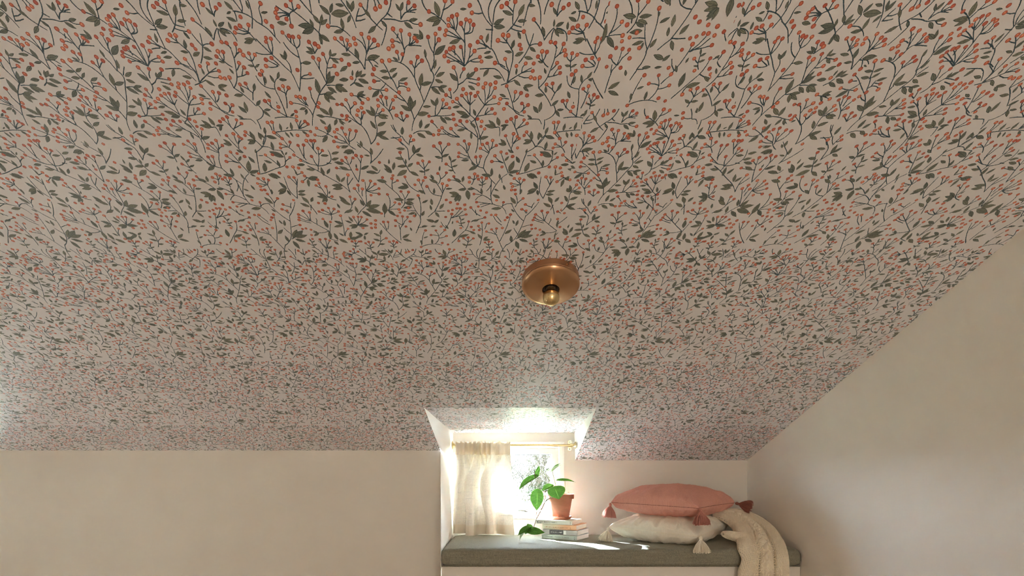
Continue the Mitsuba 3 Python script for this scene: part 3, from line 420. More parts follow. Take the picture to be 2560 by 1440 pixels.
def leaf_colour(p, n, uv):
    x, y = uv.x, dr.abs(uv.y - 0.5) * 2
    vein = dr.abs(dr.sin((x * 7 - y * 1.6) * 3.1416))
    vein = dr.select((vein < 0.10) & (y < 0.85), 1.0, 0.0)
    mid = dr.select(y < 0.035, 1.0, 0.0)
    edge = dr.select(y > 0.95, 1.0, 0.0)
    m = mikit.fbm(p.x * 60, p.y * 60, p.z * 60, 3)
    c = mikit.mix((0.035, 0.095, 0.018), (0.080, 0.190, 0.030), m)
    return mikit.mix(c, (0.22, 0.42, 0.09), dr.clip(0.30 * vein + 0.6 * mid + 0.5 * edge, 0, 1))


mat('fresh_leaf', type='principledthin', base_color=mikit.proc(leaf_colour), roughness=0.35, diff_trans=0.6, spec_trans=0.0, eta=1.45)
mat('silvery_leaf', type='principledthin', base_color={'type': 'rgb', 'value': [0.34, 0.42, 0.26]}, roughness=0.4, diff_trans=0.7, spec_trans=0.0, eta=1.45)
plain('vine_stem', mikit.proc(lambda p, n, uv: mikit.mix((0.10, 0.075, 0.05), (0.24, 0.20, 0.13), mikit.noise(p.x * 300, p.y * 300, p.z * 150))), 0.7)
plain('green_stem', (0.20, 0.27, 0.11), 0.6)
plain('page_block', mikit.proc(lambda p, n, uv: mi.Color3f(0.80, 0.75, 0.67) * (0.86 + 0.16 * mikit.noise(p.x * 20, p.y * 20, p.z * 2600))), 0.8)
plain('book_ivory', (0.72, 0.71, 0.64), 0.5)
plain('book_peach', mikit.proc(lambda p, n, uv: mikit.mix((0.70, 0.66, 0.53), (0.70, 0.40, 0.24), mikit.smoothstep(0.15, 0.75, uv.x))), 0.5)
plain('book_grey', (0.42, 0.40, 0.385), 0.5)
plain('book_sage', (0.43, 0.47, 0.42), 0.5)
plain('ink_grey', (0.16, 0.17, 0.18), 0.7)
plain('ink_orange', (0.42, 0.20, 0.06), 0.7)
plain('ink_white', (0.75, 0.74, 0.72), 0.7)
plain('label_charcoal', (0.075, 0.07, 0.075), 0.5)
plain('bark', mikit.proc(lambda p, n, uv: mikit.mix((0.020, 0.017, 0.014), (0.055, 0.048, 0.040), mikit.fbm(p.x * 14, p.y * 14, p.z * 4, 3))), 0.9)
mat('garden_leaf', type='principledthin', base_color=mikit.proc(lambda p, n, uv: mikit.mix((0.018, 0.020, 0.014), (0.050, 0.048, 0.034), mikit.noise(p.x * 3, p.y * 3, p.z * 3))), roughness=0.8, diff_trans=0.3, spec_trans=0.0)
plain('lawn_grass', mikit.proc(lambda p, n, uv: mikit.mix((0.10, 0.13, 0.05), (0.20, 0.20, 0.10), mikit.fbm(p.x * 2, p.y * 2, 0.0, 4))), 0.95)

# ---------------------------------------------------------------- the room
BACK, KNEE, RIGHT, LEFT, REAR = 2.6, 2.475, 1.176, -3.40, -2.60
roof_z = lambda y: 0.858 + SLOPE * (2.6 - y)
RIDGE_Y = -0.6
BENCH_TOP, BENCH_FRONT = 0.492, 2.105
A_, B_, C_ = (-0.294, BACK, 0.996), (-0.347, 2.052, roof_z(2.052)), (-0.341, KNEE, roof_z(KNEE))      # the left cheek's corners
D_, E_ = (-0.287, 2.105, 0.494), (-0.294, BACK, 0.40)
RA_, RB_, RC_ = (0.312, BACK, 0.996), (0.333, 2.052, roof_z(2.052)), (0.316, BACK, roof_z(BACK))

outline = Polygon([(LEFT, RIDGE_Y), (RIGHT + 0.02, RIDGE_Y), (RIGHT + 0.02, BACK), (RC_[0], BACK), (RB_[0], RB_[1]), (B_[0], B_[1]), (C_[0], KNEE),
                   (-2.52, KNEE), (-2.52, 2.06), (-3.12, 2.06), (-3.12, KNEE), (LEFT, KNEE)])
m = slab(outline, 0.0, 0.012)
v = np.array(m.vertices)
v[:, 2] = roof_z(v[:, 1]) + v[:, 2]
struct('ceiling', trimesh.Trimesh(v, m.faces, process=False), 'printed_paper', label='sloping attic ceiling papered with red berries and dark leafy sprigs on pale ground')
soffit = faces_of([A_, B_, RB_, RA_])
struct('ceiling_dormer', soffit, 'printed_paper', label='short papered soffit over the small window recess')
struct('ceiling_rear', box(LEFT, RIGHT + 0.02, REAR, RIDGE_Y, roof_z(RIDGE_Y), roof_z(RIDGE_Y) + 0.02), 'reveal_paint')
K_ = (C_[0], KNEE, 0.0)
front_edge = np.array([np.array(B_) + (np.array(C_) - B_) * k for k in np.linspace(0, 1, 9)] + [np.array(C_) + (np.array(D_) - C_) * k for k in np.linspace(0, 1, 17)[1:]])
t_ = np.concatenate([np.linspace(0, 0.30, 9), np.linspace(0.30, 1, 17)[1:]])
back_edge = np.array(A_) + (np.array(E_) - A_) * t_[:, None]
cheek = grid_mesh(np.array([back_edge + (front_edge - back_edge) * k for k in np.linspace(0, 1, 12)]))
struct('wall_nook', join(cheek, faces_of([C_, K_, D_], [K_, (D_[0], BENCH_FRONT + 0.016, 0.0), D_], [D_, (D_[0], D_[1], 0.40), E_])), 'reveal_paint', smooth=30, label='white left cheek of the window recess')
struct('wall_cheek', faces_of([RA_, RB_, RC_]), 'reveal_paint', label='white right cheek of the window recess')
WX0, WX1, WZ0, WZ1 = -0.272, 0.260, 0.578, 0.950           # the window's opening
wall = Polygon([(-0.62, 0), (1.25, 0), (1.25, 1.08), (-0.62, 1.08)], [[(WX0, WZ0), (WX0, WZ1), (WX1, WZ1), (WX1, WZ0)]])
struct('wall_back', upright(wall, BACK, BACK + 0.16), 'wall_paint', label='low painted wall with the small window, under the papered slope')
knee = Polygon([(LEFT, 0), (C_[0], 0), (C_[0], C_[2]), (-2.52, C_[2]), (-2.52, 0.55), (-3.12, 0.55), (-3.12, C_[2]), (LEFT, C_[2])])
struct('wall_knee', upright(knee, KNEE, KNEE + 0.03), 'wall_paint', label='cream painted knee wall below the papered slope')
right_wall = np.array([(REAR, 0), (BACK + 0.1, 0), (BACK + 0.1, 2.2), (REAR, 2.2)])
struct('wall_right', box(RIGHT, RIGHT + 0.10, REAR, BACK + 0.1, 0, 2.05), 'wall_paint', label='cream painted gable wall cut off by the papered slope')
struct('wall_left', box(LEFT - 0.1, LEFT, REAR, BACK + 0.1, 0, 2.05), 'wall_paint')
struct('wall_rear', box(LEFT, RIGHT, REAR - 0.12, REAR, 0, 2.05), 'wall_paint')
struct('floor', box(LEFT, RIGHT, REAR, BACK, -0.05, 0.0), 'oak_floor')
# out-of-view second dormer on the left, placed to light the ceiling beside it
zt = roof_z(2.06)
struct('unseen_dormer_wall', join(faces_of([(-2.52, BACK, zt - 0.05), (-2.52, 2.06, zt), (-2.52, KNEE, roof_z(KNEE)), (-2.52, KNEE, 0.55), (-2.52, BACK, 0.55)],
                                    [(-3.12, BACK, zt - 0.05), (-3.12, 2.06, zt), (-3.12, KNEE, roof_z(KNEE)), (-3.12, KNEE, 0.55), (-3.12, BACK, 0.55)],
                                    [(-3.12, 2.06, zt), (-2.52, 2.06, zt), (-2.52, BACK, zt - 0.05), (-3.12, BACK, zt - 0.05)],
                                    [(-3.12, KNEE, 0.55), (-2.52, KNEE, 0.55), (-2.52, BACK, 0.55), (-3.12, BACK, 0.55)]),
                               upright(Polygon([(-3.2, 0.4), (-2.45, 0.4), (-2.45, 1.15), (-3.2, 1.15)], [[(-3.07, 0.60), (-3.07, 0.98), (-2.57, 0.98), (-2.57, 0.60)]]), BACK, BACK + 0.1)), 'reveal_paint')


def window(name, x0, x1, z0, z1, y, out, label=None):
    """A casement in an opening; out is +1 or -1, the way it faces."""
    k = numbered(name)
    labels[k] = {'kind': 'structure'} | ({'label': label} if label else {})
    Y = lambda a, b: sorted((y + out * a, y + out * b))
    obj('frame', ring(x0, x1, z0, z1, 0.024, *Y(-0.006, 0.07)), 'white_paint', k)
    obj('sash', join(ring(x0 + 0.027, x1 - 0.027, z0 + 0.030, z1 - 0.027, 0.036, *Y(0.004, 0.055), wb=0.040), ring(x0 + 0.040, x1 - 0.040, z0 + 0.046, z1 - 0.040, 0.020, *Y(-0.002, 0.05), wb=0.022)), 'white_paint', k)
    g = (x0 + 0.063, x1 - 0.063, z0 + 0.070, z1 - 0.063)
    obj('gasket', ring(*g, 0.0028, *Y(0.018, 0.032)), 'gasket_black', k)
    obj('pane', faces_of([(g[0], y + out * 0.026, g[2]), (g[1], y + out * 0.026, g[2]), (g[1], y + out * 0.026, g[3]), (g[0], y + out * 0.026, g[3])]), 'clear_pane', k)
    return k


w1 = window('window_1', WX0, WX1, WZ0, WZ1, BACK, 1, 'small white casement window behind the plant and the curtain')
obj('sill', soft_box(WX0 - 0.004, WX1 + 0.004, BACK - 0.012, BACK + 0.05, WZ0 - 0.012, WZ0 + 0.003, 0.003, 1), 'white_paint', w1)
h0 = at(1296, 1276, 2.585)
obj('handle', join(soft_box(h0[0] - 0.004, h0[0] + 0.040, 2.574, 2.584, h0[2] - 0.004, h0[2] + 0.004, 0.003, 2),
                   soft_box(h0[0] + 0.026, h0[0] + 0.048, 2.580, 2.606, h0[2] - 0.008, h0[2] + 0.006, 0.004, 2)), 'steel', w1)
h1 = at(1323, 1267, 2.59)
obj('latch', join(soft_box(h1[0] - 0.008, h1[0] + 0.008, 2.588, 2.606, h1[2] - 0.004, h1[2] + 0.004, 0.002, 1), soft_box(h1[0] - 0.003, h1[0] + 0.003, 2.580, 2.590, h1[2] - 0.003, h1[2] + 0.012, 0.002, 1)), 'steel', w1)
window('window_2', -3.07, -2.57, 0.60, 0.98, BACK, 1)  # dormer window out of view, lights the left edge of the ceiling

# unseen globe lamp behind the viewer, placed to light and warm the room
lamp = thing('unseen_globe_lamp', 'unseen floor lamp with a warm globe behind the viewer, placed to light the room', 'floor lamp')
LX, LY, LZ = 0.62, -2.1, 0.85
stand = lambda m: moved(m, frame_to((LX, LY, 0), (0, 0, 1)))
obj('base', stand(lathe([(0, 0), (0.13, 0), (0.132, 0.006), (0.12, 0.016), (0.02, 0.022), (0, 0.022)], 48)), 'brass', lamp, smooth=40)
obj('pole', stand(lathe([(0.009, 0.02), (0.009, LZ - 0.16), (0.03, LZ - 0.155), (0.03, LZ - 0.14), (0, LZ - 0.14)], 24)), 'brass', lamp, smooth=40)
g = trimesh.creation.icosphere(subdivisions=4, radius=0.15)
g.apply_translation((LX, LY, LZ))
key = obj('globe', g, 'white_paint', lamp, smooth=True, label='glowing globe of the unseen lamp')
scene[key]['emitter'] = {'type': 'area', 'radiance': {'type': 'rgb', 'value': [0.44, 0.412, 0.37]}}

# ---------------------------------------------------------------- the bench
bench = thing('window_bench', 'white painted built-in bench box under the grey-green cushion', 'bench')
obj('front_panel', box(-0.287, RIGHT - 0.002, BENCH_FRONT + 0.015, BENCH_FRONT + 0.035, 0.0, 0.413), 'wall_paint', bench)
obj('top_board', box(-0.287, RIGHT - 0.002, BENCH_FRONT + 0.036, BACK - 0.002, 0.395, 0.413), 'wall_paint', bench)


def cushion_mesh(x0, x1, y0, y1, z0, z1):
    """A boxed cushion with rounded, slightly uneven edges."""
    nx, ny = 180, 60
    prof = []                                                # a rounded rectangle in (y, z)
    r, ry, rz = 0.017, (y1 - y0) / 2, (z1 - z0) / 2
    for a in np.linspace(0, 2 * np.pi, 97)[:-1]:
        c, s = math.cos(a), math.sin(a)
        prof.append((abs(c) ** 0.16 * np.sign(c), abs(s) ** 0.34 * np.sign(s)))
    prof = np.array(prof)
    xs = np.linspace(-1, 1, nx)
    lift = (1 - np.abs(xs) ** 40) ** 0.5
    X = (x0 + x1) / 2 + xs * (x1 - x0) / 2
    n1 = meshkit.fbm(np.stack([X * 3, X * 0, X * 0], 1), 3, 5) - 0.5
    P = np.zeros((len(prof), nx, 3))
    k = 0.55 + 0.45 * lift
    P[..., 0] = X
    P[..., 1] = (y0 + y1) / 2 + prof[:, :1] * ry * (0.97 + 0.03 * lift) + 0.004 * n1
    P[..., 2] = (z0 + z1) / 2 + prof[:, 1:] * rz * k
    m = grid_mesh(P, wrap_u=True)
    n = len(m.vertices)
    c = np.array([[x0, (y0 + y1) / 2, (z0 + z1) / 2], [x1, (y0 + y1) / 2, (z0 + z1) / 2]])
    q = np.arange(len(prof))
    e = (q + 1) % len(prof)
    return trimesh.Trimesh(np.vstack([m.vertices, c]), np.vstack([m.faces, np.stack([q * nx, e * nx, q * 0 + n], 1)[:, ::-1], np.stack([q * nx + nx - 1, e * nx + nx - 1, q * 0 + n + 1], 1)]), process=False)


cushion = thing('bench_cushion', 'long grey-green linen seat cushion on the window bench', 'cushion')
obj('cover', cushion_mesh(-0.289, RIGHT - 0.003, BENCH_FRONT, BACK - 0.003, 0.4135, BENCH_TOP), 'cushion_linen', cushion, smooth=50)
obj('welt', tube(np.stack([np.linspace(-0.284, RIGHT - 0.008, 60), np.full(60, BENCH_FRONT + 0.0015), np.full(60, 0.4185)], 1), 0.0022, 6), 'cushion_linen', cushion, smooth=True)

# ---------------------------------------------------------------- curtain rod and curtain
ROD_Y, ROD_Z = 2.535, EYE + 67 / 1300 * 2.535
rod = thing('curtain_rod', 'thin brass curtain rod across the small window', 'curtain rod')
obj('pole', tube([(-0.288, ROD_Y, ROD_Z), (0.305, ROD_Y, ROD_Z)], 0.0052, 20), 'brass', rod, smooth=40)
turn_x = lambda x: frame_to((x, ROD_Y, ROD_Z), (1, 0, 0), (0, 0, 1))
obj('end_plate', moved(lathe([(0, 0), (0.020, 0), (0.021, 0.002), (0.012, 0.006), (0.008, 0.014), (0, 0.014)], 32), turn_x(-0.292)), 'brass', rod, smooth=40)
obj('end_plate', moved(lathe([(0, 0), (0.017, 0), (0.018, -0.002), (0.011, -0.006), (0.008, -0.012), (0, -0.012)], 32), turn_x(0.311)), 'brass', rod, smooth=40)
bx = 144 / 1300 * BACK
plate = shapely.union_all([shapely.Point(bx, ROD_Z + 0.018).buffer(0.009), shapely.Point(bx, ROD_Z - 0.016).buffer(0.009), rect(bx - 0.0075, bx + 0.0075, ROD_Z - 0.016, ROD_Z + 0.018)])
br = obj('bracket', join(upright(plate, BACK - 0.004, BACK + 0.0), tube([(bx, BACK, ROD_Z), (bx, ROD_Y, ROD_Z)], 0.005, 12), moved(lathe([(0.0055, -0.006), (0.0085, -0.006), (0.0085, 0.006), (0.0055, 0.006)], 24), turn_x(bx))), 'brass', rod, smooth=40)
for dz in (0.018, -0.016):
    obj('screw', moved(lathe([(0, 0.002), (0.003, 0.0015), (0.004, 0)], 16), frame_to((bx, BACK - 0.004, ROD_Z + dz), (0, -1, 0))), 'steel', br, smooth=40)

# fold lines of the hanging panel: (place across, depth) at the rod and at the hem
FOLDS_TOP = [(0.00, 0.000), (0.06, -0.006), (0.12, 0.006), (0.17, -0.008), (0.22, 0.008), (0.265, -0.012), (0.305, 0.008), (0.34, -0.014), (0.375, 0.008), (0.41, -0.015), (0.445, 0.007), (0.48, -0.015), (0.52, 0.008), (0.56, -0.013), (0.60, 0.008), (0.645, -0.010), (0.71, 0.008), (0.80, -0.009), (0.91, 0.005), (1.0, -0.002)]
FOLDS_MID = [(0.00, 0.016), (0.07, 0.002), (0.16, 0.010), (0.27, 0.015), (0.31, 0.008), (0.24, -0.002), (0.185, -0.012), (0.23, -0.022), (0.33, -0.020), (0.375, 0.004), (0.43, 0.016), (0.55, 0.017), (0.60, 0.009), (0.51, -0.003), (0.455, -0.013), (0.52, -0.024), (0.625, -0.018), (0.69, 0.010), (0.84, 0.014), (1.0, -0.004)]
FOLDS_LOW = [(0.00, 0.014), (0.06, -0.004), (0.14, 0.004), (0.26, 0.014), (0.32, 0.008), (0.27, -0.004), (0.215, -0.015), (0.27, -0.028), (0.345, -0.022), (0.38, 0.004), (0.45, 0.016), (0.60, 0.015), (0.66, 0.006), (0.60, -0.008), (0.55, -0.018), (0.60, -0.030), (0.665, -0.022), (0.73, 0.008), (0.86, -0.010), (1.0, -0.012)]


def curtain_point(s, v):
    """A point of the panel: s across (0 left, 1 right), v down (0 at the ruffle, 1 at the hem)."""
    from scipy.interpolate import PchipInterpolator
    k = np.linspace(0, 1, len(FOLDS_TOP))
    ss = np.interp(s, np.linspace(0, 1, 400), np.linspace(0, 1, 400))
    xs, ys = [], []
    for F in (FOLDS_TOP, FOLDS_MID, FOLDS_LOW):
        F = np.array(F)
        xs.append(PchipInterpolator(k, F[:, 0])(ss))
        ys.append(PchipInterpolator(k, F[:, 1])(ss))
    a = np.clip((v - 0.12) / 0.30, 0, 1)
    a = a * a * (3 - 2 * a)
    b = np.clip((v - 0.50) / 0.40, 0, 1)
    b = b * b * (3 - 2 * b)
    X = (xs[0] * (1 - a) + xs[1] * a) * (1 - b) + xs[2] * b
    Y = (ys[0] * (1 - a) + ys[1] * a) * (1 - b) + ys[2] * b
    left = -0.279 - 0.010 * np.clip(v, 0, 1) ** 1.2 + 0.012 * np.sin(np.clip(v * 2.2, 0, 1) * np.pi)
    right = -0.010 + 0.026 * np.clip(v, 0, 1) ** 1.6 + 0.004 * np.sin(v * 5)
    x = left + X * (right - left)
    # one soft knot of creases half way down
    bulge = np.exp(-((v - 0.76) / 0.06) ** 2 - ((X - 0.27) / 0.07) ** 2)
    x = x + 0.010 * bulge
    Y = Y - 0.010 * bulge + 0.0025 * (meshkit.noise(np.stack([s * 22, v * 6, s * 0], -1), 4) - 0.5)
    z_top, z_bot = ROD_Z + 0.013, BENCH_TOP + 0.004
    z = z_top + (z_bot - z_top) * v + 0.004 * np.sin(s * 9 + 1) * v ** 8
    return np.stack([x, ROD_Y - 0.011 + Y * 1.15 + 0.012 * v, z], -1)


def panel(v0, v1, ns, nv, shift=(0, 0, 0), s0=0.0, s1=1.0):
    s, v = np.meshgrid(np.linspace(s0, s1, ns), np.linspace(v0, v1, nv), indexing='ij')
    return grid_mesh(curtain_point(s, v) + np.array(shift)), np.stack([s, v], -1).reshape(-1, 2)


curtain = thing('window_curtain', 'short cream linen curtain gathered over the left half of the small window', 'curtain')
pm, puv = panel(0.128, 1.0, 260, 120)
obj('panel', pm, 'sheer_linen', curtain, smooth=True, uv=puv)


def pocket():
    """The rod pocket: cloth over the rod and down behind it, with a small ruffle above."""
    s = np.linspace(0, 1, 260)
    front = curtain_point(s, s * 0 + 0.15)
    rows = []
    ruf = 0.004 * np.sin(s * 70 + 2 * np.sin(s * 9)) + 0.002 * np.sin(s * 163)
    base = curtain_point(s, s * 0 + 0.06)
    base[:, 1] += 0.6 * (base[:, 1] - base[:, 1].mean())
    for dy, dz in [(-0.0035, -0.048), (-0.0035, -0.030), (-0.003, -0.012), (-0.003, -0.006), (-0.003, 0.0), (-0.002, 0.006), (0.001, 0.009), (0.004, 0.015)]:
        p = base.copy()
        p[:, 2] = ROD_Z + dz + (ruf if dz > 0.012 else 0)
        p[:, 1] += dy + (0.5 * ruf if dz > 0.005 else 0)
        if abs(dz) < 0.013:
            p[:, 1] = np.minimum(p[:, 1], ROD_Y - 0.0064 + (0.004 if dz > 0.008 else 0))
        rows.append(p)
    for dy, dz in [(0.012, 0.009), (0.019, 0.002), (0.022, -0.015), (0.020, -0.045)]:
        p = base.copy()
        p[:, 1] = np.maximum(base[:, 1] + dy, ROD_Y + 0.007)
        p[:, 2] = ROD_Z + dz
        rows.append(p)
    P = np.array(rows).transpose(1, 0, 2)
    return grid_mesh(P)


obj('rod_pocket', pocket(), 'double_linen', curtain, smooth=True)
hm, huv = panel(0.895, 0.998, 260, 14, (0, -0.0016, 0))
obj('hem', hm, 'double_linen', curtain, smooth=True, uv=huv)

# ---------------------------------------------------------------- ceiling light
NRM = np.array([0, -SLOPE, -1.0]) / STRETCH                   # the slope's normal, into the room
fy = 1.353
fc = np.array([(1376.5 - 1280) / 1300 * 1.349, fy, roof_z(fy)])
FM = frame_to(fc, NRM, (1, 0, 0))
light = thing('ceiling_light', 'round brushed copper flush light with a small bare globe bulb on the papered ceiling', 'ceiling light')
r0 = 0.0735
ring_key = obj('mounting_ring', moved(lathe([(r0 - 0.004, 0.0), (r0, 0.001), (r0 + 0.0005, 0.004), (r0 + 0.0005, 0.0184), (r0 - 0.001, 0.0198), (r0 - 0.004, 0.0198)], 120), FM), 'copper_ring', light, smooth=40)
dome = [(r0 - 0.004, 0.0202), (r0 + 0.0003, 0.0208), (r0 + 0.0010, 0.0228)]
dome += [(r0 - 0.019 + 0.0200 * math.cos(a), 0.0230 + 0.0098 * math.sin(a)) for a in np.linspace(0, 1.22, 18)]
xe, ze = dome[-1]
dome += [(x, ze + 0.0050 * ((xe - x) / (xe - 0.0240))) for x in np.linspace(xe - 0.003, 0.0240, 14)]
zt_ = dome[-1][1]
dome += [(0.0232, zt_ + 0.0005), (0.0224, zt_), (0.0222, zt_ - 0.006)]
dm, duv = lathe(dome, 160, uv=True)
obj('shade', moved(dm, FM), 'copper', light, smooth=True, uv=duv[:, ::-1])   # u runs outwards: the copper is brushed in circles
obj('socket', moved(lathe([(0.0222, zt_ - 0.020), (0.0210, zt_ - 0.007), (0.013, zt_ - 0.014), (0.013, zt_ - 0.003), (0.0, zt_ - 0.003)], 48), FM), 'dark_hollow', light, smooth=40)
zb_ = 0.0605
bulb = obj('bulb', moved(lathe([(0.0, zb_ - 0.028), (0.009, zb_ - 0.028), (0.011, zb_ - 0.020)] + [(0.0215 * math.sin(a), zb_ - 0.0215 * math.cos(a)) for a in np.linspace(0.60, math.pi, 40)], 64), FM), 'bulb_mirror', light, smooth=40, label='small gold mirrored globe bulb')
a = math.radians(-62)
sp = fc + FM[:3, :3] @ np.array([(r0 + 0.0005) * math.cos(a), (r0 + 0.0005) * math.sin(a), 0.012])
for s_ in (1, -1):
    q = np.array([math.cos(math.radians(60)), s_ * math.sin(math.radians(60)), 0])
    obj('set_screw', moved(lathe([(0.0, 0.004), (0.0028, 0.0038), (0.0034, 0.002), (0.0034, -0.001)], 20), frame_to(fc + FM[:3, :3] @ (q * r0 + np.array([0, 0, 0.010])), FM[:3, :3] @ q, NRM)), 'copper_ring', ring_key, smooth=40)

# ---------------------------------------------------------------- books
BOOKS = [  # near corner, length along the spine, width, thickness, turn of the spine, cover
    ((0.289, 2.322), 0.176, 0.142, 0.0205, -31.0, 'book_sage', 'pale sage green paperback at the bottom of the stack'),
    ((0.293, 2.330), 0.170, 0.150, 0.0225, -28.0, 'book_grey', 'grey book with a charcoal spine label, second from the bottom of the stack'),
    ((0.289, 2.340), 0.166, 0.146, 0.0220, -27.0, 'book_peach', 'cream and peach paperback, second from the top of the stack'),
    ((0.273, 2.352), 0.180, 0.140, 0.0190, -26.0, 'book_ivory', 'ivory paperback on top of the stack, under the terracotta pot'),
]


def script_line(x0, x1, z, h, seed, w=0.0011):
    """A line of handwriting that cannot be read, as thin strokes in (x, z)."""
    R = np.random.default_rng(seed)
    out, x = [], x0
    while x < x1 - 0.3 * h:
        wd = R.uniform(0.35, 0.8) * h
        k = R.integers(0, 4)
        y = lambda f: z + f * h
        st = [[(x, y(0)), (x + wd * .3, y(R.uniform(.5, 1))), (x + wd * .6, y(0)), (x + wd, y(.15))], [(x, y(.5)), (x + wd * .5, y(.6)), (x + wd * .8, y(.2)), (x + wd * .3, y(0)), (x + wd, y(.1))],
              [(x + wd * .2, y(1)), (x + wd * .15, y(0)), (x + wd, y(.1))], [(x, y(.1)), (x + wd, y(.55)), (x + wd * 1.1, y(.05))]][k]
        out.append(shapely.LineString(st).buffer(w / 2, quad_segs=2))
        x += wd * 1.12 if R.random() < 0.8 else wd * 1.9
    return shapely.union_all(out)


def flat_marks(shape, M, depth=0.0003):
    """A shape in (x, z) laid on the spine's face, y = 0."""
    ms = [upright(g, -depth, 0.0001) for g in getattr(shape, 'geoms', [shape])]
    return moved(join(*ms), M)


z = BENCH_TOP + 0.0005
for (cx, cy), L, W, H, turn, cover, label in BOOKS:
    b = thing('paperback_book', label, 'book', 'books stacked under the potted plant')
    c, s = math.cos(math.radians(turn)), math.sin(math.radians(turn))
    # local axes: x along the spine (its right end at the near corner), y across the pages, z up
    M = np.eye(4)
    M[:3, 0], M[:3, 1], M[:3, 3] = (c, s, 0), (-s, c, 0), (cx - c * L, cy - s * L, z)
    ct = 0.0013
    cv = join(box(0, L, 0, W, 0, ct), box(0, L, 0, W, H - ct, H), soft_box(0, L, -0.001, 0.0022, 0, H, 0.0009, 1))
    u = np.stack([np.clip(np.array(cv.vertices)[:, 0] / L, 0, 1), np.array(cv.vertices)[:, 2] / H], 1)
    ck = obj('cover', moved(cv, M), cover, b, uv=u)
    obj('pages', moved(box(0.002, L - 0.0015, 0.0022, W - 0.0015, ct + 0.0001, H - ct - 0.0001), M), 'page_block', b)
    S = M.copy()
    S[:3, 3] = M[:3, 3] - M[:3, 1] * 0.001
    if cover == 'book_ivory':
        obj('spine_lettering', flat_marks(shapely.union_all([script_line(0.006, 0.105, 0.0075, 0.007, 3), script_line(0.006, 0.03, 0.003, 0.003, 8)]), S), 'ink_grey', ck)
        obj('spine_mark', flat_marks(rect(L - 0.0105, L - 0.009, 0.003, 0.015), S), 'ink_grey', ck)
    elif cover == 'book_peach':
        obj('spine_lettering', flat_marks(script_line(0.014, 0.122, 0.0075, 0.006, 5, 0.0009), S), 'ink_orange', ck)
        obj('spine_mark', flat_marks(rect(L - 0.028, L - 0.0265, 0.005, 0.0125), S), 'ink_orange', ck)
    elif cover == 'book_grey':
        obj('spine_label', flat_marks(rect(0.034, 0.102, 0.0015, H - 0.0015), S), 'label_charcoal', ck, label='charcoal label on the grey spine')
        S2 = S.copy()
        S2[:3, 3] -= M[:3, 1] * 0.0003
        obj('spine_lettering', flat_marks(script_line(0.040, 0.096, 0.0095, 0.0055, 9, 0.0008), S2), 'ink_white', ck)
        obj('spine_mark', flat_marks(rect(0.104, 0.116, 0.003, H - 0.003), S), 'ink_white', ck)
    else:
        obj('spine_lettering', flat_marks(shapely.union_all([script_line(0.016, 0.055, 0.0095, 0.0050, 13, 0.0008), script_line(0.105, 0.138, 0.0095, 0.0050, 14, 0.0008), rect(0.06, 0.10, 0.0112, 0.0118)]), S), 'ink_grey', ck)
        obj('spine_mark', flat_marks(rect(L - 0.0115, L - 0.0095, 0.003, 0.017), S), 'ink_grey', ck)
    z += H + 0.0004
STACK_TOP = z

# ---------------------------------------------------------------- plant in its pot
POT = np.array([0.2275, 2.458, STACK_TOP])
up = frame_to(POT, (0, 0, 1))
sau = thing('pot_saucer', 'terracotta saucer under the plant pot on the books', 'saucer')
obj('dish', moved(lathe([(0, 0), (0.047, 0), (0.0485, 0.001), (0.0555, 0.0125), (0.0560, 0.0140), (0.0545, 0.0142), (0.0530, 0.0130), (0.0470, 0.0045), (0, 0.0040)], 96), up), 'terracotta_clay', sau, smooth=35)
plant = thing('potted_plant', 'trailing heart-leaved plant in a terracotta pot on the stack of books', 'potted plant')
zb = 0.0046
obj('pot', moved(lathe([(0, zb), (0.0395, zb), (0.0415, zb + 0.0015), (0.0560, 0.094), (0.0562, 0.0955), (0.0640, 0.0962), (0.0650, 0.0975), (0.0662, 0.1155), (0.0652, 0.1175), (0.0615, 0.1175), (0.0600, 0.1155), (0.0565, 0.100), (0.0545, 0.095)], 96), up), 'terracotta_clay', plant, smooth=35, label='terracotta flower pot with a thick rim')
sm = lathe([(0, 0.103), (0.02, 0.104), (0.04, 0.103), (0.0572, 0.101)], 48)
sv = np.array(sm.vertices)
sv[:, 2] += 0.004 * (meshkit.noise(sv * 160, 2) - 0.5) * (np.hypot(sv[:, 0], sv[:, 1]) < 0.055)
obj('soil', moved(trimesh.Trimesh(sv, sm.faces, process=False), up), 'potting_soil', plant, smooth=True)


def leaf_mesh(base, tip, width, face, fold=0.25, droop=0.15, heart=0.26, curl=0.0):
    """A heart-shaped leaf from its base to its tip; face: where the upper side looks."""
    base, tip = np.asarray(base, float), np.asarray(tip, float)
    L = np.linalg.norm(tip - base)
    x = (tip - base) / L
    f = np.asarray(face, float)
    zx = f - x * (f @ x)
    zx /= np.linalg.norm(zx)
    y = np.cross(zx, x)
    nu, nv = 26, 17
    u = np.linspace(0, 1, nu)
    w = 0.5 * width * np.sin(np.pi * np.clip(u, 0, 1) ** 0.62) ** 0.80 * (1 - 0.10 * u) * (1 - u ** 7)
    P = np.zeros((nu, nv, 3))
    q = np.linspace(-1, 1, nv)
    U, Q = np.meshgrid(u, q, indexing='ij')
    W = w[:, None] * Q
    along = U * L - heart * L * np.abs(Q) ** 1.6 * (1 - U) ** 3          # lobes behind the stalk
    zz = fold * np.abs(W) + droop * L * (U * (1 - U) * 1.2) - curl * W ** 2 / max(width, 1e-6) * 2
    zz = zz + 0.010 * width * np.sin(9 * U + 3 * np.abs(Q)) * np.abs(Q)
    P = base + along[..., None] * x + W[..., None] * y + zz[..., None] * zx
    return grid_mesh(P), np.stack([U, Q * 0.5 + 0.5], -1).reshape(-1, 2)


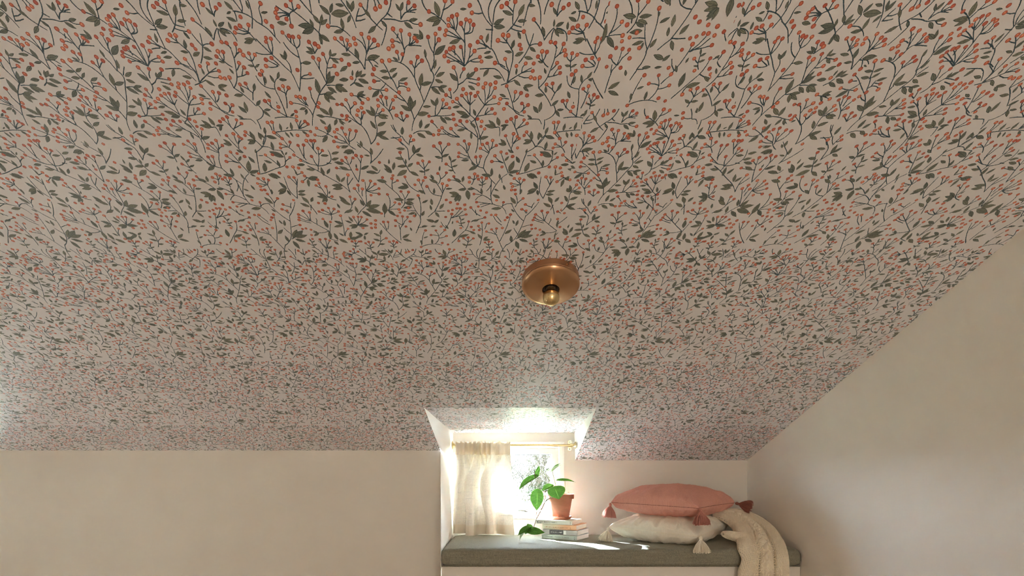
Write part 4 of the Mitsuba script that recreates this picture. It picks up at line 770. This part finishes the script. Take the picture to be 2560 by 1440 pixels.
cr = lambda x, y, Y: at(1270 + x / 6, 1130 + y / 6, Y)
LEAVES = [  # base, tip, width, upper side, fold, droop, material
    (cr(402, 392, 2.40), cr(152, 585, 2.37), 0.052, (-0.5, -0.55, 0.75), 0.25, 0.32, 'fresh_leaf'),
    (cr(418, 330, 2.42), cr(470, 203, 2.43), 0.028, (0.7, -0.7, 0.2), 0.35, 0.10, 'fresh_leaf'),
    (cr(672, 285, 2.45), cr(812, 186, 2.47), 0.024, (-0.3, -0.35, 0.9), 0.55, 0.14, 'silvery_leaf'),
    (cr(690, 262, 2.46), cr(795, 163, 2.50), 0.020, (-0.3, -0.25, 0.9), 0.45, 0.14, 'fresh_leaf'),
    (cr(652, 260, 2.45), cr(570, 316, 2.43), 0.016, (-0.2, -0.4, 0.9), 0.5, 0.20, 'silvery_leaf'),
    (cr(782, 432, 2.44), cr(1016, 456, 2.46), 0.030, (0.1, -0.42, 0.9), 0.25, 0.22, 'fresh_leaf'),
    (cr(840, 418, 2.46), cr(722, 425, 2.44), 0.012, (0.0, -0.4, 0.9), 0.4, 0.05, 'silvery_leaf'),
    (cr(640, 512, 2.42), cr(498, 586, 2.40), 0.036, (-0.3, -0.75, 0.55), 0.25, 0.20, 'fresh_leaf'),
    (cr(708, 556, 2.365), cr(770, 716, 2.345), 0.088, (0.10, -0.95, 0.30), 0.18, 0.12, 'fresh_leaf'),
    (cr(440, 618, 2.38), cr(430, 892, 2.365), 0.062, (-0.15, -0.95, 0.25), 0.22, 0.12, 'fresh_leaf'),
    (cr(312, 1142, 2.33), cr(142, 1262, 2.315), 0.042, (-0.4, -0.55, 0.75), 0.20, 0.25, 'fresh_leaf'),
    (cr(335, 1162, 2.325), cr(286, 1072, 2.335), 0.032, (0.1, -0.9, 0.4), 0.25, 0.15, 'fresh_leaf'),
    (cr(318, 1166, 2.32), cr(562, 1208, 2.30), 0.052, (0.1, -0.62, 0.78), 0.10, -0.22, 'fresh_leaf'),
    (cr(300, 1170, 2.325), cr(252, 1238, 2.315), 0.022, (-0.2, -0.8, 0.5), 0.2, 0.1, 'fresh_leaf'),
    (cr(262, 1195, 2.32), cr(172, 1328, 2.30), 0.026, (-0.7, -0.4, 0.6), 0.5, 0.12, 'silvery_leaf'),
]
for base, tip, w, face, fold, droop, mt in LEAVES:
    lm, luv = leaf_mesh(base, tip, w, face, fold, droop)
    obj('leaf', lm, mt, plant, smooth=True, uv=luv)
crown = POT + np.array([-0.012, 0.0, 0.105])
STEMS = [
    ('vine_stem', [crown, cr(700, 640, 2.40), cr(650, 686, 2.37), cr(580, 722, 2.355), cr(525, 815, 2.345), cr(470, 925, 2.34), cr(430, 1000, 2.335), cr(370, 1142, 2.33), cr(318, 1166, 2.322)], 0.0034, 0.0016),
    ('vine_stem', [cr(530, 810, 2.346), cr(470, 882, 2.35), cr(424, 936, 2.35), cr(430, 990, 2.337)], 0.0014, 0.0011),
    ('vine_stem', [cr(432, 880, 2.366), cr(428, 915, 2.355), cr(424, 936, 2.35)], 0.0011, 0.0011),
    ('vine_stem', [crown, cr(600, 640, 2.42), cr(540, 595, 2.40), cr(490, 600, 2.39), cr(440, 618, 2.38)], 0.0022, 0.0015),
    ('green_stem', [crown, cr(700, 520, 2.44), cr(640, 450, 2.44), cr(560, 350, 2.435), cr(490, 275, 2.432), cr(435, 320, 2.42), cr(402, 392, 2.40)], 0.0020, 0.0014),
    ('green_stem', [crown, cr(718, 510, 2.45), cr(690, 400, 2.45), cr(665, 285, 2.45)], 0.0018, 0.0013),
    ('green_stem', [crown + np.array([0.03, 0, 0]), cr(850, 570, 2.45), cr(858, 490, 2.45), cr(852, 428, 2.455)], 0.0016, 0.0012),
    ('vine_stem', [crown, cr(560, 560, 2.42), cr(490, 480, 2.42), cr(430, 420, 2.41), cr(402, 392, 2.40)], 0.0017, 0.0012),
    ('vine_stem', [cr(495, 583, 2.41), cr(480, 520, 2.41), cr(465, 468, 2.415)], 0.0013, 0.0010),
    ('vine_stem', [cr(404, 405, 2.40), cr(400, 340, 2.40), cr(399, 275, 2.40)], 0.0026, 0.0018),
    ('green_stem', [crown, cr(700, 600, 2.40), cr(700, 545, 2.365)], 0.0018, 0.0014),
    ('green_stem', [crown, cr(690, 540, 2.43), cr(640, 512, 2.42)], 0.0014, 0.0011),
    ('vine_stem', [POT + np.array([0.030, -0.01, 0.104]), cr(890, 622, 2.43), cr(905, 602, 2.43), cr(920, 625, 2.425), cr(950, 618, 2.43)], 0.0010, 0.0008),
]
for mt, pts, ra, rb in STEMS:
    pth = spline(pts, 10 * len(pts))
    obj('stem', tube(pth, np.linspace(ra, rb, len(pth)) * 0.75, 8), mt, plant, smooth=True)


# ---------------------------------------------------------------- pillows with tassels
def pillow_mesh(L, F, R, B, up_h, down_h, seed, zmin=-9.0):
    """A knife-edge square pillow between four corners L F R B (in order round the seam)."""
    n = 90
    t = np.linspace(-1, 1, n)
    t = np.sign(t) * (1 - (1 - np.abs(t)) ** 1.35)
    U, V = np.meshgrid(t, t, indexing='ij')
    pin = 0.045                                               # edges draw in between the corners
    u = U * (1 - pin * (1 - V ** 2) * np.abs(U) ** 3)
    w = V * (1 - pin * (1 - U ** 2) * np.abs(V) ** 3)
    L, F, R, B = (np.asarray(q, float) for q in (L, F, R, B))
    a, b = (u + 1) / 2, (w + 1) / 2
    S = ((1 - a) * (1 - b))[..., None] * L + (a * (1 - b))[..., None] * F + (a * b)[..., None] * R + ((1 - a) * b)[..., None] * B
    body = (np.maximum(1 - U ** 2, 0) * np.maximum(1 - V ** 2, 0)) ** 0.34
    edge = 1 - np.maximum(np.abs(U), np.abs(V))
    out = []
    for sgn, h in ((1, up_h), (-1, down_h)):
        q = np.stack([U * 5, V * 5, U * 0 + seed + sgn], -1)
        fold = meshkit.fbm(q, 4, seed) - 0.5
        ang = np.arctan2(V, U)
        pleat = (meshkit.noise(np.stack([ang * 15, edge * 2.2, ang * 0], -1), seed + 5) - 0.5) * np.exp(-edge / 0.40) * np.clip(edge / 0.04, 0, 1)
        z = h * body + sgn * np.sign(h) * 0.0 + np.sign(h) * (0.011 * fold * np.clip(edge / 0.15, 0, 1) + 0.019 * pleat)
        P = S.copy()
        P[..., 2] = np.maximum(P[..., 2] + z, zmin)
        out.append(P)
    top, bot = grid_mesh(out[0]), grid_mesh(out[1])
    bot = trimesh.Trimesh(bot.vertices, np.array(bot.faces)[:, ::-1], process=False)
    q = np.stack([(U + 1) / 2 * 0.4, (V + 1) / 2 * 0.4], -1).reshape(-1, 2)
    seam = np.vstack([S[:, 0], S[-1, 1:], S[::-1, -1][1:], S[0, ::-1][1:]])
    return join(top, bot), np.vstack([q, q]), seam


def tassel(parent, hang, direction, yarn, size=1.0, seed=0, splay=1.0):
    R = np.random.default_rng(seed)
    t = obj('tassel', moved(lathe([(0, -0.002), (0.0045, 0.0), (0.0068, 0.005), (0.0066, 0.010), (0.0050, 0.0130), (0.0062, 0.0150), (0.0062, 0.0185), (0.0, 0.0200)], 20), frame_to(hang, direction) @ np.diag([size, size, size, 1])), yarn, parent, smooth=40)
    strands = []
    for k in range(170):
        a, r = R.uniform(0, 2 * np.pi), math.sqrt(R.random())
        L = R.uniform(0.044, 0.053) * size
        w = r * (0.021 + 0.004 * R.random()) * splay * size
        s = np.linspace(0, 1, 7)
        rad = (0.0045 * r * size) + (w - 0.0045 * r * size) * (1 - (1 - s) ** 1.9)
        wave = 0.0012 * np.sin(s * R.uniform(5, 11) + a) * s
        p = np.stack([np.cos(a) * rad + wave, np.sin(a) * rad + 0.0011 * np.cos(s * 7 + a) * s, 0.016 * size + s * L], 1)
        strands.append(tube(p, np.linspace(0.0014, 0.0012, 7) * size, 5))
    obj('fringe', moved(join(*strands), frame_to(hang, direction)), yarn, t, smooth=True)


cream = thing('throw_pillow', 'cream linen pillow with cream tassels, lower of the two on the bench', 'pillow')
cL, cF, cR, cB = (0.432, 2.315, 0.556), (0.760, 2.125, 0.536), (1.000, 2.410, 0.552), (0.700, 2.580, 0.552)
pm, puv, seam = pillow_mesh(cL, cF, cR, cB, 0.066, -0.068, 3, BENCH_TOP + 0.001)
obj('cover', pm, 'cream_linen', cream, smooth=True, uv=puv)
obj('piping', tube(seam, 0.0011, 6), 'cream_yarn', cream, smooth=True)
tassel(cream, (0.428, 2.312, 0.552), (-0.25, -0.25, -0.93), 'cream_yarn', 0.93, 1, 1.45)
tassel(cream, (0.760, 2.094, 0.541), (0.03, -0.05, -1), 'cream_yarn', 1.0, 2, 1.40)
pink = thing('throw_pillow', 'dusty pink linen pillow with pink tassels, on top of the cream one', 'pillow')
kL, kF, kR, kB = (0.440, 2.310, 0.665), (0.776, 2.160, 0.649), (1.040, 2.430, 0.656), (0.704, 2.575, 0.660)
pm, puv, seam = pillow_mesh(kL, kF, kR, kB, 0.088, -0.058, 8)
obj('cover', pm, 'pink_linen', pink, smooth=True, uv=puv)
obj('piping', tube(seam, 0.0011, 6), 'dark_pink_yarn', pink, smooth=True)
tassel(pink, (0.436, 2.305, 0.662), (-0.10, -0.10, -1), 'pink_yarn', 0.95, 5, 1.35)
tassel(pink, (0.778, 2.146, 0.648), (0.04, -0.12, -1), 'pink_yarn', 1.0, 6, 1.42)
tassel(pink, (1.040, 2.420, 0.655), (0.74, -0.60, -0.22), 'dark_pink_yarn', 1.05, 7, 1.25)

# ---------------------------------------------------------------- knitted throw
throw = thing('knitted_throw', 'beige cable-knit throw folded over the right end of the bench cushion', 'blanket')
EDGE_L = [(1782, 1290, 2.40), (1806, 1299, 2.36), (1828, 1315, 2.31), (1838, 1338, 2.23), (1842, 1357, 2.155), (1847, 1376, 2.088), (1854, 1394, 2.078), (1848, 1420, 2.076), (1845, 1445, 2.076), (1842, 1500, 2.078), (1840, 1560, 2.08)]
EDGE_R = [(1812, 1283, 2.47), (1850, 1279, 2.46), (1888, 1293, 2.42), (1922, 1315, 2.35), (1947, 1340, 2.25), (1962, 1364, 2.145), (1969, 1390, 2.088), (1971, 1420, 2.078), (1970, 1445, 2.077), (1970, 1500, 2.078), (1968, 1560, 2.08)]


def throw_mesh():
    ns, na = 960, 340
    Lc, Rc = spline([at(*q) for q in EDGE_L], ns), spline([at(*q) for q in EDGE_R], ns)
    mid = (Lc + Rc) / 2
    arc = np.concatenate([[0], np.cumsum(np.linalg.norm(np.diff(mid, axis=0), axis=1))])
    across = Rc - Lc
    width = np.linalg.norm(across, axis=1, keepdims=True)
    tang = np.gradient(mid, axis=0)
    nrm = np.cross(across, tang)
    nrm /= np.linalg.norm(nrm, axis=1, keepdims=True)
    nrm *= -np.sign(nrm @ np.array([0, -1, 0.6]))[:, None] * -1
    th = np.linspace(math.radians(-35), math.radians(215), 6000)
    lat = np.sign(np.cos(th)) * np.abs(np.cos(th)) ** 0.55
    hgt = np.sign(np.sin(th)) * np.abs(np.sin(th)) ** 0.6
    run = np.concatenate([[0], np.cumsum(np.hypot(np.diff(lat) * 0.0975, np.diff(hgt) * 0.02))])
    even = np.linspace(0, run[-1], na)                        # points spaced evenly round the fold
    lat, hgt = np.interp(even, run, lat), np.interp(even, run, hgt)
    a = (1 - lat) / 2                                        # 0 at the right edge, 1 at the left
    a = 1 - a
    s = arc
    S, Q = np.meshgrid(s, np.linspace(0, 1, na), indexing='ij')
    A = np.broadcast_to(a, S.shape)
    wmean = 0.195
    col = A * wmean
    crease = np.abs(np.sin(np.pi * (A * 2.6 + 0.25 + 0.10 * np.sin(S * 6 + 1) + 0.5 * (meshkit.noise(np.stack([S * 5, A * 2, A * 0], -1), 6) - 0.5))))
    folds = 0.015 * (crease ** 0.75 - 0.6) + 0.010 * (meshkit.fbm(np.stack([A * 5, S * 9, A * 0], -1), 3, 2) - 0.5)
    px, py = 0.0062, 0.0074
    row = np.floor(S / py)
    cc = (col + 0.5 * px * (row % 2)) / px
    dots = -0.0058 * np.clip(np.cos(2 * np.pi * cc), 0, 1) ** 2 * np.clip(np.sin(np.pi * (S / py - row)), 0, 1) ** 2
    cab = np.exp(-((A - 0.54) / 0.115) ** 6)
    per = 0.064
    c1 = 0.54 + 0.060 * np.sin(2 * np.pi * S / per)
    c2 = 0.54 - 0.060 * np.sin(2 * np.pi * S / per)
    rope = np.maximum(np.clip(1 - ((A - c1) / 0.045) ** 2, 0, 1), np.clip(1 - ((A - c2) / 0.045) ** 2, 0, 1))
    disp = folds + dots * (1 - 0.7 * cab) + 0.009 * cab * rope
    for c0 in (0.385, 0.70):
        g = np.exp(-((A - c0) / 0.016) ** 4)
        hole = np.clip(np.cos(2 * np.pi * S / 0.0092), 0, 1)
        disp += -0.0050 * g - 0.0135 * g * hole
        for o in (-0.036, 0.036):
            disp += 0.0034 * np.exp(-((A - c0 - o) / 0.012) ** 2) * (0.55 + 0.45 * np.cos(2 * np.pi * S / 0.0092))
    thick = np.interp(s, [0, 0.10, 0.25, 0.4, 1.0], [0.012, 0.020, 0.026, 0.020, 0.018])[:, None]
    base = mid[:, None] + across[:, None] * 0.5 * lat[None, :, None]
    P = base + nrm[:, None] * ((hgt[None] * thick + disp * np.clip(hgt[None] + 0.3, 0, 1)))[..., None]
    m = grid_mesh(P)
    # the lace holes of the knit are real holes
    gap = np.zeros(S.shape)
    for c0 in (0.385, 0.70):
        gap = np.maximum(gap, np.exp(-((A - c0) / 0.016) ** 4) * np.clip(np.cos(2 * np.pi * S / 0.0092), 0, 1))
    gap = np.maximum(gap, 0.82 * (dots / -0.0058) * (1 - cab) ** 2)
    gap = gap * (hgt[None] > 0.1)
    f = np.array(m.faces)
    return trimesh.Trimesh(m.vertices, f[gap.ravel()[f].mean(1) < 0.52], process=False)


obj('blanket', throw_mesh(), 'knit_wool', throw, smooth=True)


def rolled_corner():
    """The end of the throw, curled under against the cream pillow."""
    a0, b0 = at(1806, 1337, 2.205), at(1850, 1350, 2.175)
    ax = (b0 - a0) / np.linalg.norm(b0 - a0)
    e1 = np.cross(ax, [0, 0, 1.0])
    e1 /= np.linalg.norm(e1)
    e2 = np.cross(e1, ax)
    nt, nu = 160, 90
    t, u = np.meshgrid(np.linspace(0, 1, nt), np.linspace(0.0, 1.25, nu), indexing='ij')
    ang = 0.9 + t * 2 * np.pi * 1.35
    r = (0.35 + 0.65 * t) * (0.0195 + 0.012 * u) * (0.62 + 0.38 * np.sin(np.clip(u / 0.30, 0, 1) * np.pi / 2))
    r = r - 0.0018 * np.clip(np.sin(ang * 13) * np.sin(u * 60), 0, 1) + 0.0022 * np.sin(ang * 3 + u * 3)
    P = a0 + (u + 0.10 * np.cos(ang))[..., None] * (b0 - a0) + (r * 0.9 * np.cos(ang))[..., None] * e1 + (r * 0.95 * np.sin(ang))[..., None] * e2
    P[..., 2] = np.maximum(P[..., 2] + 0.004, BENCH_TOP + 0.001)
    return grid_mesh(P)


obj('rolled_edge', rolled_corner(), 'knit_wool', throw, smooth=True)

# ---------------------------------------------------------------- the garden
GROUND = -3.4
struct('ground', box(-60, 60, 3.6, 90, GROUND - 0.1, GROUND), 'lawn_grass')
struct('ground_rear', box(-60, 60, -60, -3.4, GROUND - 0.1, GROUND), 'lawn_grass')


def tree(x, y, height, spread, seed, leaves, label):
    R = np.random.default_rng(seed)
    t = thing('garden_tree', label, 'tree', 'trees outside the window')
    parts, tips = [], []

    def branch(p, d, length, r, depth):
        k = 6
        pts = [p]
        for i in range(k):
            d = d + R.normal(0, 0.10, 3) + np.array([0, 0, 0.05])
            d /= np.linalg.norm(d)
            pts.append(pts[-1] + d * length / k)
        parts.append(tube(pts, np.linspace(r, r * 0.55, len(pts)), 6 if depth < 2 else 4, caps=depth == 0))
        if depth >= 2:
            tips.extend(pts[1:])
        if depth < 4:
            for _ in range(3 if depth < 3 else 2):
                q = pts[R.integers(3, k + 1)]
                nd = d + R.normal(0, 0.55, 3) * np.array([spread, spread, 0.7])
                branch(q, nd / np.linalg.norm(nd), length * R.uniform(0.6, 0.8), r * 0.55, depth + 1)

    branch(np.array([x, y, GROUND]), np.array([0, 0, 1.0]), height * 0.40, height * 0.022, 0)
    obj('trunk', join(*parts), 'bark', t, smooth=True)
    tips = np.array(tips)
    c = tips[R.integers(0, len(tips), leaves)] + R.normal(0, 0.22, (leaves, 3))
    a, b = R.normal(0, 1, (leaves, 3)), R.normal(0, 1, (leaves, 3))
    a /= np.linalg.norm(a, axis=1, keepdims=True)
    b = np.cross(a, b)
    b /= np.linalg.norm(b, axis=1, keepdims=True)
    w = R.uniform(0.008, 0.020, (leaves, 1))
    V = np.stack([c - a * w * 1.5, c + b * w, c + a * w * 1.5, c - b * w], 1).reshape(-1, 3)
    i = np.arange(leaves) * 4
    obj('foliage', trimesh.Trimesh(V, np.vstack([np.stack([i, i + 1, i + 2], 1), np.stack([i, i + 2, i + 3], 1)]), process=False), 'garden_leaf', t, kind='stuff')


tree(0.8, 12.0, 7.4, 0.85, 21, 42000, 'pale half-bare tree straight behind the window pane')
tree(-6.0, 17.0, 6.0, 0.8, 22, 12000, 'half-bare tree standing behind the curtain side of the window')
tree(7.2, 18.0, 6.0, 0.8, 23, 12000, 'half-bare tree right of the view through the window')
